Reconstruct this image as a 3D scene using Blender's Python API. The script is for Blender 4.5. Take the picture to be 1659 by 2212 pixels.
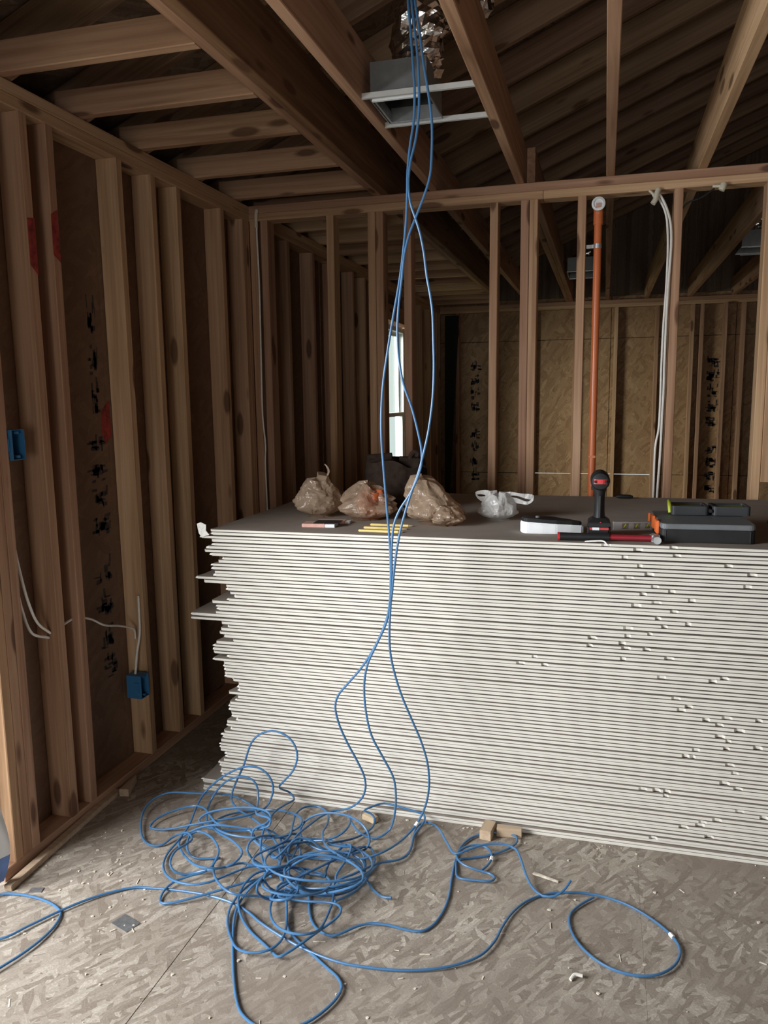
import bpy, bmesh, math, random
from mathutils import Vector, Matrix, noise
random.seed(11)
for o in list(bpy.data.objects):
    bpy.data.objects.remove(o)
SC = bpy.context.scene
COL = SC.collection

# ------------------------------------------------------------------ camera
PITCH, ROLL, YAW, FPX, EYE = 0.14590609, -0.01236409, 0.27380889, 1693.08, 1.5
fw = Vector((-math.sin(YAW)*math.cos(PITCH), math.cos(YAW)*math.cos(PITCH), -math.sin(PITCH)))
rt = Vector((math.cos(YAW), math.sin(YAW), 0.0)); up = rt.cross(fw)
rt2 = math.cos(ROLL)*rt + math.sin(ROLL)*up
up2 = -math.sin(ROLL)*rt + math.cos(ROLL)*up
cam_d = bpy.data.cameras.new('camera'); cam = bpy.data.objects.new('camera', cam_d); COL.objects.link(cam)
M = Matrix((rt2, up2, -fw)).transposed().to_4x4(); M.translation = (0, 0, EYE)
cam.matrix_world = M
cam_d.sensor_fit = 'VERTICAL'; cam_d.sensor_height = 36.0; cam_d.lens = FPX*36.0/2212.0
cam_d.clip_start = 0.02; cam_d.clip_end = 200
SC.camera = cam

# ------------------------------------------------------------------ world, lights, exposure
W = bpy.data.worlds.new('world'); SC.world = W; W.use_nodes = True
bg = W.node_tree.nodes['Background']
bg.inputs[0].default_value = (0.86, 0.95, 0.93, 1); bg.inputs[1].default_value = 1.25
def area(name, loc, target, sx, sy, watts, col):
    d = bpy.data.lights.new(name, 'AREA'); d.shape = 'RECTANGLE'; d.size = sx; d.size_y = sy
    d.energy = watts; d.color = col
    o = bpy.data.objects.new(name, d); COL.objects.link(o); o.location = loc
    o.rotation_euler = (Vector(target)-Vector(loc)).to_track_quat('-Z', 'Y').to_euler()
    return o
# daylight through the open doorway in the left wall, the window behind the camera, the window of the back room
area('doorway_daylight', (-3.15, -0.05, 1.75), (-0.8, 1.35, 0.1), 1.7, 1.7, 360, (0.96, 0.98, 1.0))
area('doorway_bounce_fill', (-3.1, 0.85, -0.45), (-1.2, 1.3, 2.2), 2.2, 1.4, 70, (1.0, 0.97, 0.92))  # added lamp standing in for light off the ground, lifts the ceiling
area('front_door_daylight', (0.45, -4.2, 1.05), (0.45, 2.5, 0.95), 1.9, 1.7, 85, (1.0, 0.97, 0.92))
area('back_window_daylight', (-3.4, 5.6, 2.2), (-1.2, 7.9, 1.1), 1.6, 1.5, 420, (1.0, 0.95, 0.86))
SC.view_settings.view_transform = 'Standard'; SC.view_settings.look = 'None'
SC.view_settings.gamma = 1.0; SC.view_settings.use_curve_mapping = False
SC.view_settings.exposure = -0.42

# ------------------------------------------------------------------ dimensions (metres)
XW = -1.777          # inner face of left wall studs
XS = XW - 0.089      # inner face of left wall sheathing
YP = 3.84            # near face of the stud partition
YB = 8.80            # inner face of back wall sheathing
ZC = 2.469           # top of wall plates
XR, YF = 3.45, -2.55 # right wall, wall behind the camera
YS, ZS = 2.555, 1.032  # front face and height of the drywall stack
SLOPE = 0.42

# ------------------------------------------------------------------ materials
def new_mat(name):
    m = bpy.data.materials.new(name); m.use_nodes = True
    nt = m.node_tree; b = nt.nodes['Principled BSDF']
    return m, nt, b
def N(nt, typ, **kw):
    n = nt.nodes.new(typ)
    for k, v in kw.items():
        if k.startswith('i_'):
            n.inputs[int(k[2:])].default_value = v
        else:
            setattr(n, k, v)
    return n
def L(nt, a, b): nt.links.new(a, b)
def ramp(nt, fac, stops, interp='LINEAR'):
    r = nt.nodes.new('ShaderNodeValToRGB'); r.color_ramp.interpolation = interp
    e = r.color_ramp.elements
    while len(e) < len(stops): e.new(0.5)
    for el, (p, c) in zip(e, stops):
        el.position = p; el.color = (*c, 1)
    L(nt, fac, r.inputs[0]); return r.outputs[0]
def mixc(nt, fac, a, b, mode='MIX'):
    m = nt.nodes.new('ShaderNodeMix'); m.data_type = 'RGBA'; m.blend_type = mode
    if isinstance(fac, (int, float)): m.inputs[0].default_value = fac
    else: L(nt, fac, m.inputs[0])
    for s, v in ((m.inputs[6], a), (m.inputs[7], b)):
        if isinstance(v, tuple): s.default_value = (*v, 1) if len(v) == 3 else v
        else: L(nt, v, s)
    return m.outputs[2]
def math_n(nt, op, a, b=None, c=None):
    m = nt.nodes.new('ShaderNodeMath'); m.operation = op
    for i, v in enumerate((a, b, c)):
        if v is None: continue
        if isinstance(v, (int, float)): m.inputs[i].default_value = v
        else: L(nt, v, m.inputs[i])
    return m.outputs[0]
def bump(nt, b, h, strength=0.3, dist=0.002):
    n = nt.nodes.new('ShaderNodeBump'); n.inputs['Strength'].default_value = strength
    n.inputs['Distance'].default_value = dist
    L(nt, h, n.inputs['Height']); L(nt, n.outputs[0], b.inputs['Normal'])

def wood(name, axis, c_lo, c_mid, c_hi, rough=0.75):
    m, nt, b = new_mat(name)
    tc = N(nt, 'ShaderNodeTexCoord'); oi = N(nt, 'ShaderNodeObjectInfo')
    add = N(nt, 'ShaderNodeVectorMath', operation='ADD')
    sc = N(nt, 'ShaderNodeVectorMath', operation='SCALE'); sc.inputs['Scale'].default_value = 37.0
    cmb = N(nt, 'ShaderNodeCombineXYZ')
    for i in range(3): L(nt, oi.outputs['Random'], cmb.inputs[i])
    L(nt, cmb.outputs[0], sc.inputs[0]); L(nt, tc.outputs['Object'], add.inputs[0]); L(nt, sc.outputs[0], add.inputs[1])
    mp = N(nt, 'ShaderNodeMapping'); s = [55.0]*3; s['xyz'.index(axis)] = 1.6
    mp.inputs['Scale'].default_value = s; L(nt, add.outputs[0], mp.inputs[0])
    n1 = N(nt, 'ShaderNodeTexNoise'); n1.inputs['Scale'].default_value = 1.0; n1.inputs['Detail'].default_value = 5
    n1.inputs['Distortion'].default_value = 0.6; L(nt, mp.outputs[0], n1.inputs[0])
    mp2 = N(nt, 'ShaderNodeMapping'); s = [9.0]*3; s['xyz'.index(axis)] = 0.7
    mp2.inputs['Scale'].default_value = s; L(nt, add.outputs[0], mp2.inputs[0])
    n2 = N(nt, 'ShaderNodeTexNoise'); n2.inputs['Detail'].default_value = 2; n2.inputs['Scale'].default_value = 1.0
    L(nt, mp2.outputs[0], n2.inputs[0])
    f = math_n(nt, 'ADD', math_n(nt, 'MULTIPLY', n1.outputs[0], 0.55), math_n(nt, 'MULTIPLY', n2.outputs[0], 0.45))
    col = ramp(nt, f, [(0.30, c_lo), (0.50, c_mid), (0.68, c_hi)])
    # knots
    mp3 = N(nt, 'ShaderNodeMapping'); s = [9.0]*3; s['xyz'.index(axis)] = 2.6
    mp3.inputs['Scale'].default_value = s; L(nt, add.outputs[0], mp3.inputs[0])
    vo = N(nt, 'ShaderNodeTexVoronoi'); vo.inputs['Scale'].default_value = 1.0; L(nt, mp3.outputs[0], vo.inputs[0])
    k = ramp(nt, vo.outputs['Distance'], [(0.13, (1, 1, 1)), (0.19, (0, 0, 0))])
    col = mixc(nt, math_n(nt, 'MULTIPLY', k, 0.82), col, (0.10, 0.045, 0.025))
    hv = N(nt, 'ShaderNodeHueSaturation')
    L(nt, math_n(nt, 'MULTIPLY_ADD', oi.outputs['Random'], 0.35, 0.83), hv.inputs['Value'])
    L(nt, math_n(nt, 'MULTIPLY_ADD', oi.outputs['Random'], 0.02, 0.49), hv.inputs['Hue'])
    L(nt, col, hv.inputs['Color']); L(nt, hv.outputs[0], b.inputs['Base Color'])
    b.inputs['Roughness'].default_value = rough
    b.inputs['Specular IOR Level'].default_value = 0.25
    bump(nt, b, f, 0.25, 0.001)
    return m
STUD = dict(c_lo=(0.25, 0.134, 0.074), c_mid=(0.44, 0.262, 0.158), c_hi=(0.57, 0.37, 0.235))
W_X, W_Y, W_Z = (wood('stud_wood_'+a, a, **STUD) for a in 'xyz')
BEAM_SHADED_Y = wood('beam_wood_shaded', 'y', (0.10, 0.05, 0.025), (0.19, 0.10, 0.05), (0.26, 0.15, 0.08))  # stud wood darkened, shade of the beam's right face put into the colour
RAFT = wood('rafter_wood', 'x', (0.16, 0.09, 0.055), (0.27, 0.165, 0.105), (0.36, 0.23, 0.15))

def osb(name, rot, cols, sc=1.0, rough=0.7, bstr=0.35, dirt=None):
    """oriented strand board: overlapping long flakes; rot turns world space so the board lies in xy"""
    m, nt, b = new_mat(name)
    g = N(nt, 'ShaderNodeNewGeometry')
    mp0 = N(nt, 'ShaderNodeMapping'); mp0.inputs['Rotation'].default_value = rot; L(nt, g.outputs['Position'], mp0.inputs[0])
    nz = N(nt, 'ShaderNodeTexNoise'); nz.inputs['Scale'].default_value = 9.0*sc; L(nt, mp0.outputs[0], nz.inputs[0])
    dis = N(nt, 'ShaderNodeVectorMath', operation='MULTIPLY_ADD')
    L(nt, nz.outputs['Color'], dis.inputs[0]); dis.inputs[1].default_value = (0.035/sc,)*3; L(nt, mp0.outputs[0], dis.inputs[2])
    val = None
    for i, (ang, sx, sy, thr) in enumerate([(0.3, 13, 34, 0), (1.5, 9, 30, 0.42), (2.6, 11, 38, 0.5), (0.9, 7, 26, 0.62), (2.1, 8, 42, 0.6)]):
        mp = N(nt, 'ShaderNodeMapping'); mp.inputs['Rotation'].default_value = (0, 0, ang)
        L(nt, dis.outputs[0], mp.inputs[0])
        m2 = N(nt, 'ShaderNodeMapping'); m2.inputs['Scale'].default_value = (sx*sc, sy*sc, 1.0); m2.inputs['Location'].default_value = (i*3.1, i*1.7, 0)
        L(nt, mp.outputs[0], m2.inputs[0])
        v = N(nt, 'ShaderNodeTexVoronoi'); v.voronoi_dimensions = '2D'; v.inputs['Scale'].default_value = 1.0; L(nt, m2.outputs[0], v.inputs[0])
        sp = N(nt, 'ShaderNodeSeparateColor'); L(nt, v.outputs['Color'], sp.inputs[0])
        m3 = N(nt, 'ShaderNodeMapping'); m3.inputs['Scale'].default_value = (14*sc, 170*sc, 1.0); L(nt, mp.outputs[0], m3.inputs[0])
        st_ = N(nt, 'ShaderNodeTexNoise'); st_.noise_dimensions = '2D'; st_.inputs['Scale'].default_value = 1.0; st_.inputs['Detail'].default_value = 3; L(nt, m3.outputs[0], st_.inputs[0])
        lay = math_n(nt, 'ADD', math_n(nt, 'MULTIPLY', sp.outputs[0], 0.62), math_n(nt, 'MULTIPLY', st_.outputs[0], 0.42))
        if val is None: val = lay
        else:
            st = math_n(nt, 'GREATER_THAN', sp.outputs[1], thr)
            mx = N(nt, 'ShaderNodeMix'); L(nt, st, mx.inputs[0]); L(nt, val, mx.inputs[2]); L(nt, lay, mx.inputs[3]); val = mx.outputs[0]
    fine = N(nt, 'ShaderNodeTexNoise'); fine.inputs['Scale'].default_value = 90*sc; fine.inputs['Detail'].default_value = 4; L(nt, mp0.outputs[0], fine.inputs[0])
    big = N(nt, 'ShaderNodeTexNoise'); big.inputs['Scale'].default_value = 2.2; big.inputs['Detail'].default_value = 3; L(nt, mp0.outputs[0], big.inputs[0])
    f = math_n(nt, 'ADD', math_n(nt, 'MULTIPLY', val, 0.62), math_n(nt, 'MULTIPLY', fine.outputs[0], 0.4))
    col = ramp(nt, f, [(0.24, cols[0]), (0.47, cols[1]), (0.66, cols[2]), (0.86, cols[3])])
    if dirt: col = mixc(nt, ramp(nt, big.outputs[0], [(0.42, (0, 0, 0)), (0.66, (0.75,)*3)]), col, dirt)
    L(nt, col, b.inputs['Base Color']); b.inputs['Roughness'].default_value = rough; b.inputs['Specular IOR Level'].default_value = 0.25
    bump(nt, b, f, bstr, 0.0025)
    return m
OSB_FLOOR = osb('osb_floor', (0, 0, 0), [(0.17, 0.135, 0.107), (0.28, 0.238, 0.196), (0.38, 0.333, 0.28), (0.62, 0.57, 0.50)], 2.0, dirt=(0.24, 0.195, 0.158))
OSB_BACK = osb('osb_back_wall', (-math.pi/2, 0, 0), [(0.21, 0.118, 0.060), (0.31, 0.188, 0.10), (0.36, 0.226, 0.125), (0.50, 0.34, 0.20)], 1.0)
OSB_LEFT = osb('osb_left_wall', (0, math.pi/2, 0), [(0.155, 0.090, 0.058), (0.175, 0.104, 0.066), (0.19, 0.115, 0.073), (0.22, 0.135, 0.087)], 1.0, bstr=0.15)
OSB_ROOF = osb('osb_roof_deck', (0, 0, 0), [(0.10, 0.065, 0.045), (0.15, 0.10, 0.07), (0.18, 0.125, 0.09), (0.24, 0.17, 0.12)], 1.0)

def plain(name, col, rough=0.5, metal=0.0, spec=0.5, var=0.06, scale=30, bstr=0.0, coat=0.0, alpha=None, bdist=0.002):
    m, nt, b = new_mat(name)
    tc = N(nt, 'ShaderNodeTexCoord'); n = N(nt, 'ShaderNodeTexNoise'); n.inputs['Scale'].default_value = scale; n.inputs['Detail'].default_value = 4
    L(nt, tc.outputs['Object'], n.inputs[0])
    lo = tuple(c*(1-var*2) for c in col); hi = tuple(min(1, c*(1+var*2)) for c in col)
    L(nt, ramp(nt, n.outputs[0], [(0.3, lo), (0.7, hi)]), b.inputs['Base Color'])
    b.inputs['Roughness'].default_value = rough; b.inputs['Metallic'].default_value = metal
    b.inputs['Specular IOR Level'].default_value = spec; b.inputs['Coat Weight'].default_value = coat
    if bstr: bump(nt, b, n.outputs[0], bstr, bdist)
    if alpha is not None: b.inputs['Alpha'].default_value = alpha
    return m
SUB = plain('subfloor_dark', (0.05, 0.04, 0.03), 0.9)
PAPER = plain('drywall_edge_paper', (0.645, 0.62, 0.565), 0.8, spec=0.2, var=0.02, scale=9)
BACKP = plain('drywall_face_paper', (0.33, 0.285, 0.245), 0.85, spec=0.15, var=0.03, scale=14)
GYPSUM = plain('gypsum_core', (0.78, 0.77, 0.74), 0.9, spec=0.1, var=0.06, scale=120, bstr=0.4)
CABLE = plain('blue_cable_jacket', (0.055, 0.158, 0.32), 0.36, spec=0.4, var=0.05, scale=4)
WHITECBL = plain('white_cable_jacket', (0.74, 0.71, 0.66), 0.42, var=0.03)
FOAM = plain('cream_foam', (0.62, 0.58, 0.47), 0.7, var=0.05, scale=60, bstr=0.5)
BLUEBOX = plain('blue_box_plastic', (0.035, 0.16, 0.34), 0.42, var=0.03)
BLACKP = plain('black_plastic', (0.016, 0.016, 0.017), 0.5, spec=0.3, var=0.1)
DKGREY = plain('dark_grey_plastic', (0.035, 0.038, 0.042), 0.5, spec=0.3, var=0.05)
GREYP = plain('grey_plastic', (0.13, 0.14, 0.15), 0.5, var=0.04)
REDP = plain('red_plastic', (0.52, 0.025, 0.03), 0.38, var=0.05)
DKRED = plain('dark_red_grip', (0.25, 0.012, 0.022), 0.45, var=0.05)
ORANGE = plain('orange_plastic', (0.70, 0.15, 0.03), 0.42, var=0.04)
ORWRAP = plain('orange_wrapper', (0.42, 0.10, 0.035), 0.5, var=0.08)
LIME = plain('lime_plastic', (0.52, 0.60, 0.06), 0.42, var=0.04)
LIMEDK = plain('olive_foam', (0.16, 0.18, 0.03), 0.8, var=0.1)
WHITEP = plain('white_plastic', (0.78, 0.80, 0.82), 0.4, var=0.02)
ALU = plain('brushed_aluminium', (0.60, 0.60, 0.60), 0.4, metal=0.4, var=0.03)
STEEL = plain('galvanised_steel', (0.50, 0.52, 0.54), 0.42, metal=0.85, var=0.10, scale=60)
DUCT_SHADE = plain('duct_inner_shade', (0.02, 0.02, 0.02), 0.9)  # near-black, stands in for the shade inside the boots
DUCTGREY = plain('duct_sheet_metal', (0.20, 0.205, 0.21), 0.5, metal=0.3, var=0.06)
BAR = plain('painted_hanger_bar', (0.62, 0.62, 0.61), 0.4, metal=0.25, var=0.03)
FOIL = plain('crumpled_foil', (0.90, 0.90, 0.91), 0.2, metal=1.0, var=0.02, scale=26, bstr=0.6, bdist=0.01)
PIPE = plain('orange_pipe', (0.60, 0.16, 0.055), 0.32, var=0.03, scale=8)
YELLOW = plain('yellow_pencil_paint', (0.76, 0.58, 0.20), 0.5, var=0.03)
REDSPRAY = plain('red_spray_paint', (0.27, 0.03, 0.025), 0.8, var=0.25, scale=40)
INK = plain('black_ink', (0.045, 0.034, 0.031), 0.85, var=0.3)
TAPE = plain('white_tape', (0.82, 0.82, 0.82), 0.5, var=0.02)
PINK = plain('faded_pink_card', (0.62, 0.36, 0.30), 0.6, var=0.05)
FELT = plain('black_felt', (0.012, 0.012, 0.012), 0.9)
CUTWOOD = wood('cut_block_wood', 'x', (0.38, 0.28, 0.185), (0.50, 0.38, 0.26), (0.60, 0.47, 0.34))
WRAP = plain('white_housewrap', (0.80, 0.80, 0.80), 0.6, var=0.02, scale=15, bstr=0.2)
WRAPBLUE = plain('blue_film', (0.16, 0.28, 0.60), 0.4, var=0.08, scale=12)
VINYL = plain('white_vinyl', (0.80, 0.82, 0.82), 0.35, var=0.01)
CHIP = plain('pale_chips', (0.62, 0.56, 0.47), 0.85, var=0.15, scale=80)
SIDING = plain('pale_siding', (0.62, 0.66, 0.66), 0.7, var=0.02)
LEAF = plain('green_leaves', (0.20, 0.30, 0.14), 0.7, var=0.3, scale=18)
GRASS = plain('lawn', (0.20, 0.26, 0.12), 0.9, var=0.2, scale=5)
SOFTBAG = plain('dark_canvas', (0.030, 0.020, 0.015), 0.9, spec=0.1, var=0.15, scale=40, bstr=0.3)
def plastic_bag(name, col, alpha, tr=0.35):
    m, nt, b = new_mat(name)
    out = nt.nodes['Material Output']
    tc = N(nt, 'ShaderNodeTexCoord'); n = N(nt, 'ShaderNodeTexNoise'); n.inputs['Scale'].default_value = 14; n.inputs['Detail'].default_value = 3; n.inputs['Distortion'].default_value = 1.8
    L(nt, tc.outputs['Object'], n.inputs[0])
    b.inputs['Base Color'].default_value = (*col, 1); b.inputs['Roughness'].default_value = 0.22
    b.inputs['Specular IOR Level'].default_value = 0.6
    bump(nt, b, n.outputs[0], 0.8, 0.016)
    tl = N(nt, 'ShaderNodeBsdfTranslucent'); tl.inputs[0].default_value = (*col, 1)
    tp = N(nt, 'ShaderNodeBsdfTransparent'); tp.inputs[0].default_value = (*[min(1, c*1.5+0.25) for c in col], 1)
    m1 = N(nt, 'ShaderNodeMixShader'); m1.inputs[0].default_value = tr; L(nt, b.outputs[0], m1.inputs[1]); L(nt, tl.outputs[0], m1.inputs[2])
    m2 = N(nt, 'ShaderNodeMixShader'); m2.inputs[0].default_value = 1-alpha; L(nt, m1.outputs[0], m2.inputs[1]); L(nt, tp.outputs[0], m2.inputs[2])
    L(nt, m2.outputs[0], out.inputs['Surface'])
    return m
BAGTAN = plastic_bag('tan_plastic_film', (0.47, 0.35, 0.25), 0.80)
BAGCLEAR = plastic_bag('tan_thin_plastic_film', (0.47, 0.35, 0.25), 0.68)
BAGWHITE = plastic_bag('white_plastic_film', (0.74, 0.73, 0.71), 0.78)
def glass():
    m, nt, b = new_mat('window_glass'); out = nt.nodes['Material Output']
    tp = N(nt, 'ShaderNodeBsdfTransparent'); tp.inputs[0].default_value = (0.93, 0.97, 0.95, 1)
    gl = N(nt, 'ShaderNodeBsdfGlossy'); gl.inputs[1].default_value = 0.02
    mx = N(nt, 'ShaderNodeMixShader'); mx.inputs[0].default_value = 0.06
    L(nt, tp.outputs[0], mx.inputs[1]); L(nt, gl.outputs[0], mx.inputs[2]); L(nt, mx.outputs[0], out.inputs['Surface'])
    return m
GLASS = glass()

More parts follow.
